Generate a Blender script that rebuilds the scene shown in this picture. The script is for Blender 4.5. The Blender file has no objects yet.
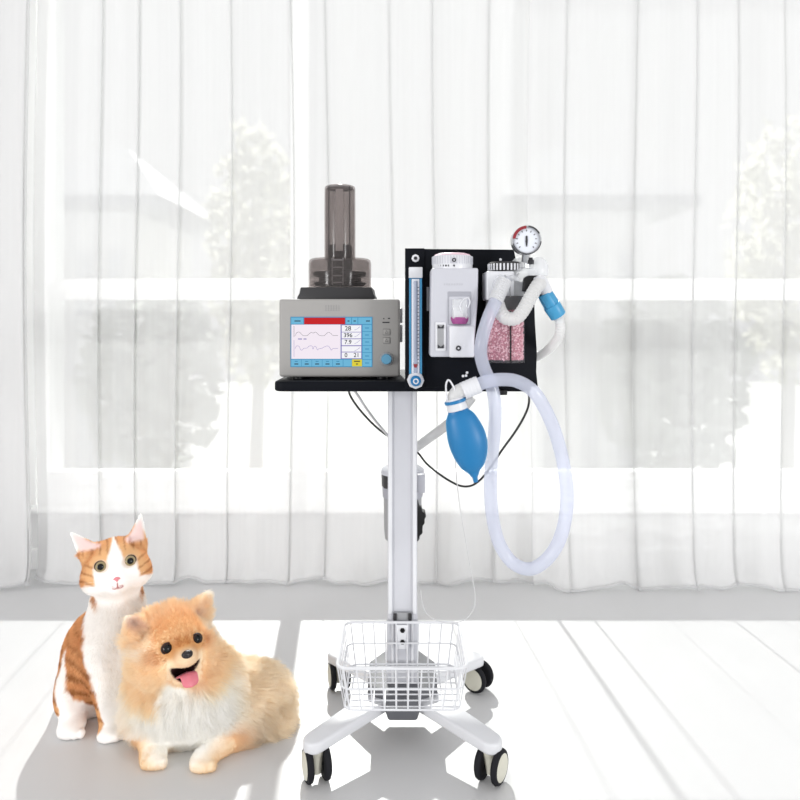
import bpy, bmesh, math, random
import numpy as np
from mathutils import Vector, Matrix
from mathutils.bvhtree import BVHTree

random.seed(4)
rng = np.random.default_rng(11)
SC = bpy.context.scene
COL = SC.collection

# ------------------------------------------------------------------ camera
F, CAM_Z, HORIZON = 728.0, 1.02, 317.0
cd = bpy.data.cameras.new('camera')
cam = bpy.data.objects.new('camera', cd)
COL.objects.link(cam)
cam.location = (0, 0, CAM_Z)
cam.rotation_euler = (math.radians(90), 0, 0)
cd.sensor_width = 36.0
cd.lens = 36.0 * F / 800.0
cd.shift_y = -(400.0 - HORIZON) / 800.0
cd.clip_start = 0.05
cd.clip_end = 200
cd.dof.use_dof = True
cd.dof.focus_distance = 1.66
cd.dof.aperture_fstop = (cd.lens / 1000.0) / 0.009
SC.camera = cam

# ------------------------------------------------------------------ world, sun, added fill lamps, exposure
w = bpy.data.worlds.new('world')
SC.world = w
w.use_nodes = True
wb = w.node_tree.nodes['Background']
wb.inputs['Color'].default_value = (1.0, 0.995, 0.99, 1)
wb.inputs['Strength'].default_value = 0.92
sd = bpy.data.lights.new('sun', 'SUN')
sun = bpy.data.objects.new('sun', sd)
COL.objects.link(sun)
sun.location = (-1, 12, 10)
SUN_DIR = Vector((0.082, -1.0, -0.72)).normalized()
sun.rotation_euler = SUN_DIR.to_track_quat('-Z', 'Y').to_euler()
sd.energy = 15.0
sd.angle = math.radians(1.0)
sd.color = (1.0, 0.98, 0.95)
for lx, lw in ((-7.7, 400), (7.7, 400)):  # added soft fill lamps out of frame, brightening the fronts
    ad = bpy.data.lights.new('fill_light', 'AREA')
    al = bpy.data.objects.new('fill_light', ad)
    COL.objects.link(al)
    al.location = (lx, -6.0, 1.7)
    al.rotation_euler = (Vector((0, 1.8, 0.5)) - Vector(al.location)).to_track_quat('-Z', 'Y').to_euler()
    ad.shape = 'SQUARE'
    ad.size = 1.7
    ad.energy = lw
SC.view_settings.view_transform = 'Standard'
SC.view_settings.look = 'None'
SC.view_settings.exposure = -0.06
SC.view_settings.gamma = 1.0
SC.view_settings.use_curve_mapping = False
SC.cycles.transparent_max_bounces = 24
SC.cycles.max_bounces = 14
SC.cycles.diffuse_bounces = 12
SC.cycles.transmission_bounces = 12
SC.cycles.caustics_reflective = False
SC.cycles.caustics_refractive = False
SC.cycles.sample_clamp_indirect = 4.0

# ------------------------------------------------------------------ helpers
def lin(c):
    out = []
    for v in c[:3]:
        v = v / 255.0
        out.append(v / 12.92 if v <= 0.04045 else ((v + 0.055) / 1.055) ** 2.4)
    return tuple(out)

def P(px, py, Z):
    """a point at depth Z (metres) from the tracing sheet"""
    return Vector(((px - 400.0) / F * Z, Z, CAM_Z - (py - HORIZON) / F * Z))

def nodes_of(name):
    m = bpy.data.materials.new(name)
    m.use_nodes = True
    nt = m.node_tree
    return m, nt, nt.nodes['Principled BSDF'], nt.nodes['Material Output']

def mat(name, c, rough=0.45, metal=0.0, var=0.04, scale=60, bump=0.0, coat=0.0, emit=None, es=1.0, sub=0.0, spec=0.5):
    m, nt, b, o = nodes_of(name)
    L = lin(c)
    b.inputs['Roughness'].default_value = rough
    b.inputs['Metallic'].default_value = metal
    b.inputs['Coat Weight'].default_value = coat
    b.inputs['Specular IOR Level'].default_value = spec
    if sub:
        b.inputs['Subsurface Weight'].default_value = sub
        b.inputs['Subsurface Scale'].default_value = 0.01
    tc = nt.nodes.new('ShaderNodeTexCoord')
    n = nt.nodes.new('ShaderNodeTexNoise')
    n.inputs['Scale'].default_value = scale
    n.inputs['Detail'].default_value = 4
    nt.links.new(tc.outputs['Object'], n.inputs['Vector'])
    r = nt.nodes.new('ShaderNodeValToRGB')
    r.color_ramp.elements[0].color = tuple(v * (1 - var) for v in L) + (1,)
    r.color_ramp.elements[1].color = tuple(min(1, v * (1 + var)) for v in L) + (1,)
    nt.links.new(n.outputs['Fac'], r.inputs['Fac'])
    nt.links.new(r.outputs['Color'], b.inputs['Base Color'])
    if bump:
        bp = nt.nodes.new('ShaderNodeBump')
        bp.inputs['Strength'].default_value = bump
        bp.inputs['Distance'].default_value = 0.002
        nt.links.new(n.outputs['Fac'], bp.inputs['Height'])
        nt.links.new(bp.outputs['Normal'], b.inputs['Normal'])
    if emit:
        b.inputs['Emission Color'].default_value = lin(emit) + (1,)
        b.inputs['Emission Strength'].default_value = es
    return m

def clear(name, c, alpha, tint=(255, 255, 255), rough=0.1, transl=0.0, spec=0.5):
    """see-through plastic: part transparent, part surface"""
    m, nt, b, o = nodes_of(name)
    b.inputs['Base Color'].default_value = lin(c) + (1,)
    b.inputs['Roughness'].default_value = rough
    b.inputs['Specular IOR Level'].default_value = spec
    t = nt.nodes.new('ShaderNodeBsdfTransparent')
    t.inputs['Color'].default_value = lin(tint) + (1,)
    mx = nt.nodes.new('ShaderNodeMixShader')
    mx.inputs[0].default_value = alpha
    src = b.outputs[0]
    if transl:
        tr = nt.nodes.new('ShaderNodeBsdfTranslucent')
        tr.inputs['Color'].default_value = lin(c) + (1,)
        m2 = nt.nodes.new('ShaderNodeMixShader')
        m2.inputs[0].default_value = transl
        nt.links.new(b.outputs[0], m2.inputs[1])
        nt.links.new(tr.outputs[0], m2.inputs[2])
        src = m2.outputs[0]
    nt.links.new(t.outputs[0], mx.inputs[1])
    nt.links.new(src, mx.inputs[2])
    nt.links.new(mx.outputs[0], o.inputs['Surface'])
    return m

WLOC = {}
def thing(name, label, cat, loc=(0, 0, 0), group=None):
    o = bpy.data.objects.new(name, None)
    COL.objects.link(o)
    o.location = loc
    o.empty_display_size = 0.05
    WLOC[o.name] = Vector(loc)
    o['label'] = label
    o['category'] = cat
    if group:
        o['group'] = group
    return o

def tag(o, label, cat, group=None):
    o['label'] = label
    o['category'] = cat
    if group:
        o['group'] = group
    return o

def obj(name, bm, m, parent=None, smooth=True, label=None, angle=40):
    me = bpy.data.meshes.new(name)
    bmesh.ops.recalc_face_normals(bm, faces=bm.faces)
    bm.to_mesh(me)
    bm.free()
    return meshobj(name, me, m, parent, smooth, label, angle)

def meshobj(name, me, m, parent=None, smooth=True, label=None, angle=40):
    ms = m if isinstance(m, (list, tuple)) else [m]
    for x in ms:
        me.materials.append(x)
    o = bpy.data.objects.new(name, me)
    COL.objects.link(o)
    if parent is not None:
        base = WLOC[parent.name]
        me.transform(Matrix.Translation(-base))
        o.parent = parent
        WLOC[o.name] = base.copy()
    else:
        # origin at the foot of the mesh
        co = np.array([v.co[:] for v in me.vertices])
        c = Vector(((co[:, 0].min() + co[:, 0].max()) / 2, (co[:, 1].min() + co[:, 1].max()) / 2, co[:, 2].min()))
        me.transform(Matrix.Translation(-c))
        o.location = c
        WLOC[o.name] = c
    if smooth:
        me.polygons.foreach_set('use_smooth', [True] * len(me.polygons))
        try:
            me.set_sharp_from_angle(angle=math.radians(angle))
        except Exception:
            pass
    if label:
        o['label'] = label
    return o

def structure(name, bm, m, **k):
    o = obj(name, bm, m, **k)
    o['kind'] = 'structure'
    return o

def bevel(bm, w, seg=2, edges=None, ang=30):
    if w <= 0:
        return
    if edges is None:
        edges = [e for e in bm.edges if len(e.link_faces) == 2 and e.calc_face_angle(0) > math.radians(ang)]
    bmesh.ops.bevel(bm, geom=edges, offset=w, segments=seg, profile=0.5, affect='EDGES', clamp_overlap=True)

def merge(a, b, mi=None):
    me = bpy.data.meshes.new('tmp')
    if mi is not None:
        for f in b.faces:
            f.material_index = mi
    b.to_mesh(me)
    b.free()
    a.from_mesh(me)
    bpy.data.meshes.remove(me)
    return a

def box(x0, x1, y0, y1, z0, z1, bv=0.0, seg=2):
    bm = bmesh.new()
    bmesh.ops.create_cube(bm, size=1.0)
    for v in bm.verts:
        v.co = Vector((x0 + (v.co.x + .5) * (x1 - x0), y0 + (v.co.y + .5) * (y1 - y0), z0 + (v.co.z + .5) * (z1 - z0)))
    bevel(bm, bv, seg)
    return bm

def pbox(px0, py0, px1, py1, Zf, Zb, bv=0.0, seg=2):
    a, b = P(px0, py0, Zf), P(px1, py1, Zf)
    return box(a.x, b.x, Zf, Zb, b.z, a.z, bv, seg)

def lathe(profile, c, axis=Vector((0, 0, 1)), n=32, ref=None):
    """profile: list of (radius, height along axis)"""
    axis = Vector(axis).normalized()
    q = axis.to_track_quat('Z', 'Y').to_matrix()
    bm = bmesh.new()
    rings = []
    for r, h in profile:
        if r < 1e-6:
            rings.append([bm.verts.new(Vector(c) + q @ Vector((0, 0, h)))])
        else:
            rings.append([bm.verts.new(Vector(c) + q @ Vector((r * math.cos(2 * math.pi * i / n), r * math.sin(2 * math.pi * i / n), h))) for i in range(n)])
    for a, b in zip(rings, rings[1:]):
        for i in range(n):
            j = (i + 1) % n
            if len(a) == 1 and len(b) == 1:
                continue
            if len(a) == 1:
                bm.faces.new((a[0], b[i], b[j]))
            elif len(b) == 1:
                bm.faces.new((a[i], a[j], b[0]))
            else:
                bm.faces.new((a[i], a[j], b[j], b[i]))
    for r in (rings[0], rings[-1]):
        if len(r) > 2:
            bm.faces.new(r)
    return bm

def cyl(c0, c1, r0, r1=None, n=24, bv=0.0):
    c0, c1 = Vector(c0), Vector(c1)
    r1 = r0 if r1 is None else r1
    h = (c1 - c0).length
    b = min(bv, h * .45)
    if b > 0:
        pr = [(r0 - b, 0), (r0 - .3 * b, .3 * b * .3), (r0, b), (r1, h - b), (r1 - .3 * b, h - .09 * b), (r1 - b, h)]
    else:
        pr = [(r0, 0), (r1, h)]
    return lathe(pr, c0, c1 - c0, n)

def catmull(pts, n=10):
    pts = [np.array(p, float) for p in pts]
    e = [2 * pts[0] - pts[1]] + pts + [2 * pts[-1] - pts[-2]]
    out = []
    for i in range(1, len(e) - 2):
        p0, p1, p2, p3 = e[i - 1], e[i], e[i + 1], e[i + 2]
        for k in range(n):
            t = k / n
            out.append(.5 * ((2 * p1) + (-p0 + p2) * t + (2 * p0 - 5 * p1 + 4 * p2 - p3) * t * t + (-p0 + 3 * p1 - 3 * p2 + p3) * t ** 3))
    out.append(pts[-1])
    return out

def tube(pts, r, n=12, smooth=10, rib=None, closed=False, hollow=False):
    """pts: points; r: radius or callable(t in 0..1); rib = (pitch, depth) for corrugated hose"""
    path = catmull(pts, smooth) if smooth else [np.array(p, float) for p in pts]
    path = np.array(path)
    if rib:
        d = np.r_[0, np.cumsum(np.linalg.norm(np.diff(path, axis=0), axis=1))]
        m = int(d[-1] / rib[0] * 4) + 1
        s = np.linspace(0, d[-1], m)
        path = np.stack([np.interp(s, d, path[:, k]) for k in range(3)], 1)
    N = len(path)
    bm = bmesh.new()
    rings = []
    up = None
    for i in range(N):
        if closed:
            t = path[(i + 1) % N] - path[i - 1]
        else:
            t = path[min(i + 1, N - 1)] - path[max(i - 1, 0)]
        t = Vector(t).normalized()
        if up is None:
            a = Vector((0, 0, 1)) if abs(t.z) < .9 else Vector((1, 0, 0))
            up = (a - t * a.dot(t)).normalized()
        else:
            up = (up - t * up.dot(t)).normalized()
        s = t.cross(up)
        f = i / max(1, N - 1)
        rr = r(f) if callable(r) else r
        if rib:
            rr -= rib[1] * (0.5 - 0.5 * math.cos(i * math.pi / 2))
        rings.append([bm.verts.new(Vector(path[i]) + (up * math.cos(2 * math.pi * k / n) + s * math.sin(2 * math.pi * k / n)) * rr) for k in range(n)])
    m = N if closed else N - 1
    for i in range(m):
        a, b = rings[i], rings[(i + 1) % N]
        for k in range(n):
            j = (k + 1) % n
            bm.faces.new((a[k], a[j], b[j], b[k]))
    if not closed and not hollow:
        bm.faces.new(rings[0])
        bm.faces.new(rings[-1])
    return bm

def wires(segs, r, n=6):
    bm = bmesh.new()
    for s in segs:
        merge(bm, tube(s, r, n=n, smooth=0))
    return bm

def prism_xz(poly, y0, y1, bv=0.0, seg=2):
    """poly: (x, z) outline, extruded from depth y0 to y1"""
    bm = bmesh.new()
    a = [bm.verts.new((x, y0, z)) for x, z in poly]
    b = [bm.verts.new((x, y1, z)) for x, z in poly]
    n = len(poly)
    bm.faces.new(a)
    bm.faces.new(list(reversed(b)))
    for i in range(n):
        j = (i + 1) % n
        bm.faces.new((a[i], b[i], b[j], a[j]))
    bmesh.ops.recalc_face_normals(bm, faces=bm.faces)
    bevel(bm, bv, seg)
    return bm

def prism_xy(poly, z0, z1, bv=0.0, seg=2):
    bm = bmesh.new()
    a = [bm.verts.new((x, y, z0)) for x, y in poly]
    b = [bm.verts.new((x, y, z1)) for x, y in poly]
    n = len(poly)
    bm.faces.new(a)
    bm.faces.new(list(reversed(b)))
    for i in range(n):
        j = (i + 1) % n
        bm.faces.new((a[i], b[i], b[j], a[j]))
    bmesh.ops.recalc_face_normals(bm, faces=bm.faces)
    bevel(bm, bv, seg)
    return bm

def ppoly(pts, Z):
    return [(P(x, y, Z).x, P(x, y, Z).z) for x, y in pts]

def text_bm(s, size, centre, align='CENTER'):
    """flat lettering facing the front, as mesh"""
    c = bpy.data.curves.new('lettering', 'FONT')
    c.body = s
    c.size = size
    c.align_x = align
    c.offset = size * .012
    c.align_y = 'CENTER'
    c.extrude = 0.0002
    o = bpy.data.objects.new('lettering', c)
    COL.objects.link(o)
    dg = bpy.context.evaluated_depsgraph_get()
    me = bpy.data.meshes.new_from_object(o.evaluated_get(dg))
    bpy.data.objects.remove(o)
    bpy.data.curves.remove(c)
    me.transform(Matrix.Translation(Vector(centre)) @ Matrix.Rotation(math.radians(90), 4, 'X'))
    bm = bmesh.new()
    bm.from_mesh(me)
    bpy.data.meshes.remove(me)
    return bm

# ------------------------------------------------------------------ materials
M = {}
M['floor'] = mat('pale_floor', (208, 208, 209), .42, var=.02, scale=5)
M['wall'] = mat('white_wall', (232, 232, 232), .8, var=.01, scale=12)
M['frame'] = mat('window_frame_white', (238, 238, 238), .5, var=.01)
M['white'] = mat('powder_white', (216, 217, 221), .38, var=.015, scale=90)
M['alu'] = mat('column_silver', (203, 204, 210), .42, metal=.1, var=.02, scale=40)
M['alu_lt'] = mat('column_edge', (224, 225, 229), .35, var=.02, scale=40)
M['alu_dk'] = mat('column_groove', (150, 151, 157), .5, var=.02)
M['hub'] = mat('dark_grey_plastic', (88, 89, 94), .55, var=.05)
M['black'] = mat('black_coated_steel', (7, 10, 18), .55, var=.1, scale=200, bump=.05, spec=.12)
M['blackp'] = mat('black_plastic', (12, 12, 14), .45, var=.08, spec=.3)
M['rubber'] = mat('black_rubber', (20, 20, 26), .75, var=.08, spec=.3)
M['cream'] = mat('cream_plastic', (206, 204, 190), .45, var=.02)
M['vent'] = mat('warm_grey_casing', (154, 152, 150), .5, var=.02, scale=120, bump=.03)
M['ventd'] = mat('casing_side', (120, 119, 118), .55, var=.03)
M['wht'] = mat('white_plastic', (214, 215, 220), .35, var=.015)
M['vap'] = mat('light_grey_enamel', (192, 193, 201), .4, var=.02)
M['vapd'] = mat('mid_grey_enamel', (158, 159, 168), .45, var=.02)
M['grey'] = mat('mid_grey_plastic', (150, 151, 154), .5, var=.04)
M['dgrey'] = mat('charcoal_plastic', (38, 37, 40), .5, var=.06)
M['steel'] = mat('brushed_steel', (190, 192, 196), .28, metal=.9, var=.05)
M['pink'] = mat('pale_pink_plastic', (216, 180, 196), .45, var=.03)
M['mag'] = mat('violet_liquid', (150, 70, 130), .25, var=.15, scale=300)
M['blue'] = mat('blue_rubber', (10, 112, 168), .42, var=.04, scale=50)
M['bluec'] = mat('sky_blue_plastic', (60, 146, 190), .35, var=.03)
M['knob'] = mat('light_blue_plastic', (88, 150, 182), .35, var=.03)
M['ink'] = mat('dark_ink', (40, 40, 46), .6, var=.02)
M['inkl'] = mat('grey_ink', (118, 118, 122), .6, var=.02)
M['red'] = mat('red_enamel', (134, 26, 38), .45, var=.05)
M['dial'] = mat('dial_face', (222, 226, 234), .5, var=.02)
M['cable'] = mat('black_cable', (22, 22, 24), .5, var=.05)
M['cord'] = mat('pale_grey_cord', (200, 200, 202), .6, var=.05)
M['corr'] = clear('milky_corrugated_plastic', (232, 232, 232), .86, rough=.35, transl=.3)
M['hose'] = clear('clear_lavender_hose', (226, 230, 243), .46, tint=(246, 247, 252), rough=.16, transl=.3, spec=.8)
M['hoseg'] = clear('greyish_hose', (206, 206, 208), .70, rough=.3, transl=.3)
M['smoke'] = clear('smoked_clear_plastic', (140, 135, 134), .14, tint=(222, 218, 217), rough=.12, spec=.8)
M['smoked'] = clear('smoked_dark_plastic', (60, 56, 57), .55, tint=(170, 165, 165), rough=.15)
M['crystal'] = clear('clear_plastic', (236, 238, 242), .38, rough=.08, spec=.8)
M['acryl'] = clear('blue_tinted_acrylic', (60, 118, 162), .80, tint=(150, 205, 240), rough=.12)
M['glassv'] = clear('sight_glass', (236, 238, 240), .45, rough=.08)
def scr(name, c, s=.78):
    return mat(name, tuple(v * .12 for v in c), .4, var=0, emit=c, es=s, spec=.2)
M['s_white'] = scr('screen_white', (250, 240, 250), .95)
M['s_box'] = scr('screen_box', (248, 248, 252), .98)
M['s_blue'] = scr('screen_cyan', (112, 190, 226), .9)
M['s_blu2'] = scr('screen_deep_cyan', (72, 150, 196), .9)
M['s_red'] = scr('screen_red', (208, 22, 30), .9)
M['s_yel'] = scr('screen_yellow', (232, 216, 60), .9)
M['s_lav'] = scr('screen_lavender', (150, 140, 205), .8)
M['s_ink'] = scr('screen_ink', (56, 60, 72), .6)
M['s_g'] = scr('screen_trace', (120, 124, 126), .7)

# ------------------------------------------------------------------ the room
WALL_Y, CURT_Y = 2.95, 2.80
structure('floor', box(-3.6, 3.6, -1.2, WALL_Y + .25, -0.05, 0.0), M['floor'], smooth=False)
LEDGE_Z = 0.235
RAIL_T = 0.388
TR0, TR1 = 1.09, 1.175
X_L = -1.475
MU0, MU1 = -0.445, -0.380
X_R = 3.2
structure('wall_back', box(-3.6, 3.6, WALL_Y, WALL_Y + .25, 0.0, LEDGE_Z), M['wall'], smooth=False)
structure('wall_left', box(-3.6, X_L, WALL_Y, WALL_Y + .25, LEDGE_Z, 3.0), M['wall'], smooth=False)
structure('wall_right', box(X_R, 3.6, WALL_Y, WALL_Y + .25, LEDGE_Z, 3.0), M['wall'], smooth=False)
structure('wall_top', box(X_L, X_R, WALL_Y, WALL_Y + .25, 2.72, 3.0), M['wall'], smooth=False)
structure('baseboard_back', box(-3.6, 3.6, WALL_Y - .018, WALL_Y, 0.0, 0.087, .004), M['frame'], smooth=False)
structure('trim_1', box(X_L - .02, X_R, WALL_Y - .05, WALL_Y + .06, LEDGE_Z, LEDGE_Z + .022, .005), M['frame'], label='white ledge running under the windows')

m, nt, b, o = nodes_of('window_glass')
t = nt.nodes.new('ShaderNodeBsdfTransparent')
t.inputs['Color'].default_value = (.96, .975, .97, 1)
g = nt.nodes.new('ShaderNodeBsdfGlossy')
g.inputs['Roughness'].default_value = .03
mx = nt.nodes.new('ShaderNodeMixShader')
mx.inputs[0].default_value = .06
nt.links.new(t.outputs[0], mx.inputs[1]); nt.links.new(g.outputs[0], mx.inputs[2]); nt.links.new(mx.outputs[0], o.inputs['Surface'])
M['glass'] = m

def window(name, x0, x1, label):
    z0, z1 = LEDGE_Z + .022, 2.72
    bm = bmesh.new()
    y0, y1 = WALL_Y + .02, WALL_Y + .09
    merge(bm, box(x0, x1, y0, y1, z0, RAIL_T - .055, .004))            # bottom rail
    merge(bm, box(x0, x1, y0 - .012, y1, RAIL_T - .055, RAIL_T - .04, .003))
    merge(bm, box(x0, x1, y0 + .01, y1, RAIL_T - .04, RAIL_T, .004))
    merge(bm, box(x0, x1, y0, y1, z1 - .06, z1, .004))
    merge(bm, box(x0, x1, y0, y1, TR0, TR1, .004))                     # transom
    merge(bm, box(x0, x0 + .034, y0 - .003, y1, z0 + .001, z1, .004))
    merge(bm, box(x1 - .034, x1, y0 - .003, y1, z0 + .001, z1, .004))
    o = structure(name, bm, M['frame'])
    o['label'] = label
    for a, b_ in ((RAIL_T, TR0), (TR1, z1 - .06)):
        obj('window_pane', box(x0 + .034, x1 - .034, y0 + .03, y0 + .034, a, b_), M['glass'], o, smooth=False)
window('window_1', X_L, (MU0 + MU1) / 2, 'white framed window behind the cat and the left curtain')
window('window_2', (MU0 + MU1) / 2, X_R, 'wide white framed window behind the medical cart')

# sheer curtains: real pleats, three layers of cloth where a fold doubles back
def curtain_mat():
    m, nt, b, o = nodes_of('sheer_white_voile')
    t = nt.nodes.new('ShaderNodeBsdfTransparent')
    tr = nt.nodes.new('ShaderNodeBsdfTranslucent')
    tr.inputs['Color'].default_value = (.90, .90, .905, 1)
    d = nt.nodes.new('ShaderNodeBsdfDiffuse')
    d.inputs['Color'].default_value = (.705, .705, .71, 1)
    m1 = nt.nodes.new('ShaderNodeMixShader'); m1.inputs[0].default_value = .98
    nt.links.new(tr.outputs[0], m1.inputs[1]); nt.links.new(d.outputs[0], m1.inputs[2])
    tc = nt.nodes.new('ShaderNodeTexCoord')
    mp = nt.nodes.new('ShaderNodeMapping'); mp.inputs['Scale'].default_value = (60, 60, 1.2)
    n = nt.nodes.new('ShaderNodeTexNoise'); n.inputs['Scale'].default_value = 1.0
    nt.links.new(tc.outputs['Object'], mp.inputs['Vector']); nt.links.new(mp.outputs[0], n.inputs['Vector'])
    mr = nt.nodes.new('ShaderNodeMapRange')
    mr.inputs['To Min'].default_value = .71; mr.inputs['To Max'].default_value = .77
    nt.links.new(n.outputs['Fac'], mr.inputs['Value'])
    m2 = nt.nodes.new('ShaderNodeMixShader')
    nt.links.new(mr.outputs[0], m2.inputs[0])
    nt.links.new(t.outputs[0], m2.inputs[1]); nt.links.new(m1.outputs[0], m2.inputs[2])
    nt.links.new(m2.outputs[0], o.inputs['Surface'])
    return m
M['voile'] = curtain_mat()
M['hem'] = clear('voile_hem', (232, 232, 233), .8, rough=.9, transl=.5, spec=.1)

def curtain(x0, x1, y, seed, label):
    r = random.Random(seed)
    # plan line of the cloth at unit depth: (x, y) with pleats
    pts = []
    x = x0
    ph = r.random() * 6
    while x < x1:
        nxt = min(x + r.uniform(.13, .26), x1)
        k = 10
        for i in range(k):
            xx = x + (nxt - x) * i / k
            pts.append((xx, y + .012 * math.sin(xx * 17 + ph) + .008 * math.sin(xx * 41 + ph * 2)))
        w_ = r.uniform(.001, .003)
        dep = r.uniform(.003, .008)
        yy = y + .012 * math.sin(nxt * 17 + ph) + .008 * math.sin(nxt * 41 + ph * 2)
        pts += [(nxt + w_, yy - dep * .4), (nxt + w_ * 1.2, yy - dep), (nxt, yy - dep * 1.1), (nxt - w_ * .9, yy - dep * .7), (nxt - w_ * .8, yy - dep * .1), (nxt + w_ * .4, yy + .004)]
        x = nxt + w_ * 1.4
    NZ = 26
    zs = [0.006 + (2.66 - .006) * (k / NZ) ** 1.6 for k in range(NZ + 1)]
    def co(i, z):
        px_, py_ = pts[i]
        s = 1.0 + .5 * math.exp(-z / .25)
        lift = (.011 + .011 * math.sin(px_ * 23 + seed) + .006 * math.sin(px_ * 61)) * math.exp(-z / .03)
        return (px_ + .01 * math.sin(z * 2.1 + px_ * 3), y + (py_ - y) * s - .035 * math.exp(-z / .05), z + lift)
    bm = bmesh.new()
    g = [[bm.verts.new(co(i, z)) for z in zs] for i in range(len(pts))]
    for a, b_ in zip(g, g[1:]):
        for k in range(NZ):
            bm.faces.new((a[k], b_[k], b_[k + 1], a[k + 1]))
    o = obj('sheer_curtain', bm, M['voile'], angle=180)
    tag(o, label, 'curtain', None)
    # rolled hem along the foot
    hp = [co(i, .006) for i in range(0, len(pts), 2)]
    hp = [(a, b_, max(c, .0075)) for a, b_, c in hp]
    obj('hem', tube(hp, .006, n=6, smooth=2), M['hem'], o)
    return o
curtain(-3.2, -1.40, CURT_Y - .07, 3, 'sheer white curtain panel at the far left edge beside the cat')
curtain(-1.408, .50, CURT_Y, 8, 'wide sheer white curtain panel hanging behind the cat and the cart column')
curtain(.492, 3.25, CURT_Y - .06, 15, 'sheer white curtain panel hanging right of the medical cart')
structure('trim_2', cyl((-3.3, CURT_Y - .03, 2.68), (3.35, CURT_Y - .03, 2.68), .014), M['frame'], label='white curtain rail above the windows')

# ------------------------------------------------------------------ outdoors
M['grass'] = mat('pale_ground', (182, 184, 179), .9, var=.15, scale=1.5)
structure('ground', box(-30, 30, 4.5, 45, -3.1, -3.0), M['grass'], smooth=False)
M['hwall'] = mat('house_render', (246, 246, 247), .85, var=.04, scale=2)
M['hroof'] = mat('house_roof_tiles', (166, 168, 172), .8, var=.06, scale=9)
M['hwin'] = mat('house_window_grey', (216, 218, 222), .3, var=.1, scale=2)
M['leaf'] = clear('pale_leaves', (196, 200, 191), 1.0, rough=.8, transl=.35, spec=.1)
M['leafy'] = clear('yellowish_leaves', (206, 206, 192), 1.0, rough=.8, transl=.35, spec=.1)
M['bark'] = mat('grey_bark', (205, 203, 200), .9, var=.2, scale=9)

def house(x0, x1, y0, label):
    h = thing('house', label, 'house', ((x0 + x1) / 2, y0 + 2, -3), 'houses outside the windows')
    obj('house_wall', box(x0, x1, y0, y0 + 4, -3, 3.2), M['hwall'], h, smooth=False)
    e = .75
    bm = bmesh.new()
    vs = [bm.verts.new(c) for c in ((x0 - e, y0 - e, 3.05), (x1 + e, y0 - e, 3.05), (x1 + e, y0 + 4 + e, 3.05), (x0 - e, y0 + 4 + e, 3.05),
                                     (x0 - e, y0 - e, 3.25), (x1 + e, y0 - e, 3.25), (x1 + e, y0 + 4 + e, 3.25), (x0 - e, y0 + 4 + e, 3.25),
                                     (x0 + .6, y0 + 2, 4.7), (x0 + 1.0, y0 + 2, 4.7))]
    for f in ((0, 1, 2, 3), (0, 1, 5, 4), (1, 2, 6, 5), (2, 3, 7, 6), (3, 0, 4, 7), (4, 5, 9, 8), (5, 6, 9), (6, 7, 8, 9), (7, 4, 8)):
        bm.faces.new([vs[i] for i in f])
    obj('house_roof', bm, M['hroof'], h, smooth=False)
    for zz in (1.0, -1.9):
        for i in range(3):
            a = x0 + .12 + i * (x1 - x0) / 3
            wf = obj('house_window', box(a, a + .38, y0 - .05, y0 + .02, zz, zz + 1.3, .01), M['frame'], h, smooth=False)
            obj('pane', box(a + .04, a + .34, y0 - .06, y0 - .05, zz + .04, zz + 1.26), M['hwin'], wf, smooth=False)
    obj('balcony', box(x0, x1 + .2, y0 - .5, y0, -.35, -.1, .02), M['hwall'], h, smooth=False)
house(-6.95, -5.15, 14.0, 'pale house with grey roof seen through the left window')
house(2.6, 4.75, 14.0, 'pale house with grey roof seen through the right window')

def tree(x, y, h, r, leafm, label):
    t = thing('tree', label, 'tree', (x, y, -3), 'trees outside the windows')
    obj('trunk', tube([(x, y, -3), (x + .1, y, -3 + h * .4), (x, y + .1, -3 + h * .8)], lambda f: .16 * (1 - .6 * f), n=8, smooth=6), M['bark'], t)
    rr = random.Random(int(x * 100))
    bm = bmesh.new()
    for i in range(900):
        th, u = rr.random() * 6.283, rr.uniform(-1, 1)
        q = rr.random() ** .35
        s = math.sqrt(1 - u * u)
        c = Vector((x + r * q * s * math.cos(th), y + r * q * s * math.sin(th), -3 + h * .66 + h * .36 * q * u))
        R = Matrix.Rotation(rr.random() * 6, 3, 'X') @ Matrix.Rotation(rr.random() * 6, 3, 'Z')
        L = rr.uniform(.12, .24)
        vs = [bm.verts.new(c + R @ Vector(p)) for p in ((-L, 0, 0), (0, -L * .5, .02), (L, 0, 0), (0, L * .5, .02))]
        bm.faces.new(vs)
    obj('foliage', bm, leafm, t, smooth=False)
tree(-4.0, 11.8, 4.6, 1.1, M['leaf'], 'grey green tree right of the left house')
tree(-3.1, 15.5, 8.2, 1.0, M['leafy'], 'tall pale tree behind the left window')
tree(4.4, 11.8, 4.6, 1.2, M['leaf'], 'grey green tree right of the right house')
tree(8.2, 15.5, 8.2, 1.2, M['leafy'], 'tall pale tree at the far right edge')

# ------------------------------------------------------------------ medical cart
CX, CY = 0.006, 1.80
cart = thing('medical_cart', 'white and black medical cart on four twin casters with a black table', 'medical cart', (CX, CY, 0))
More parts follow.
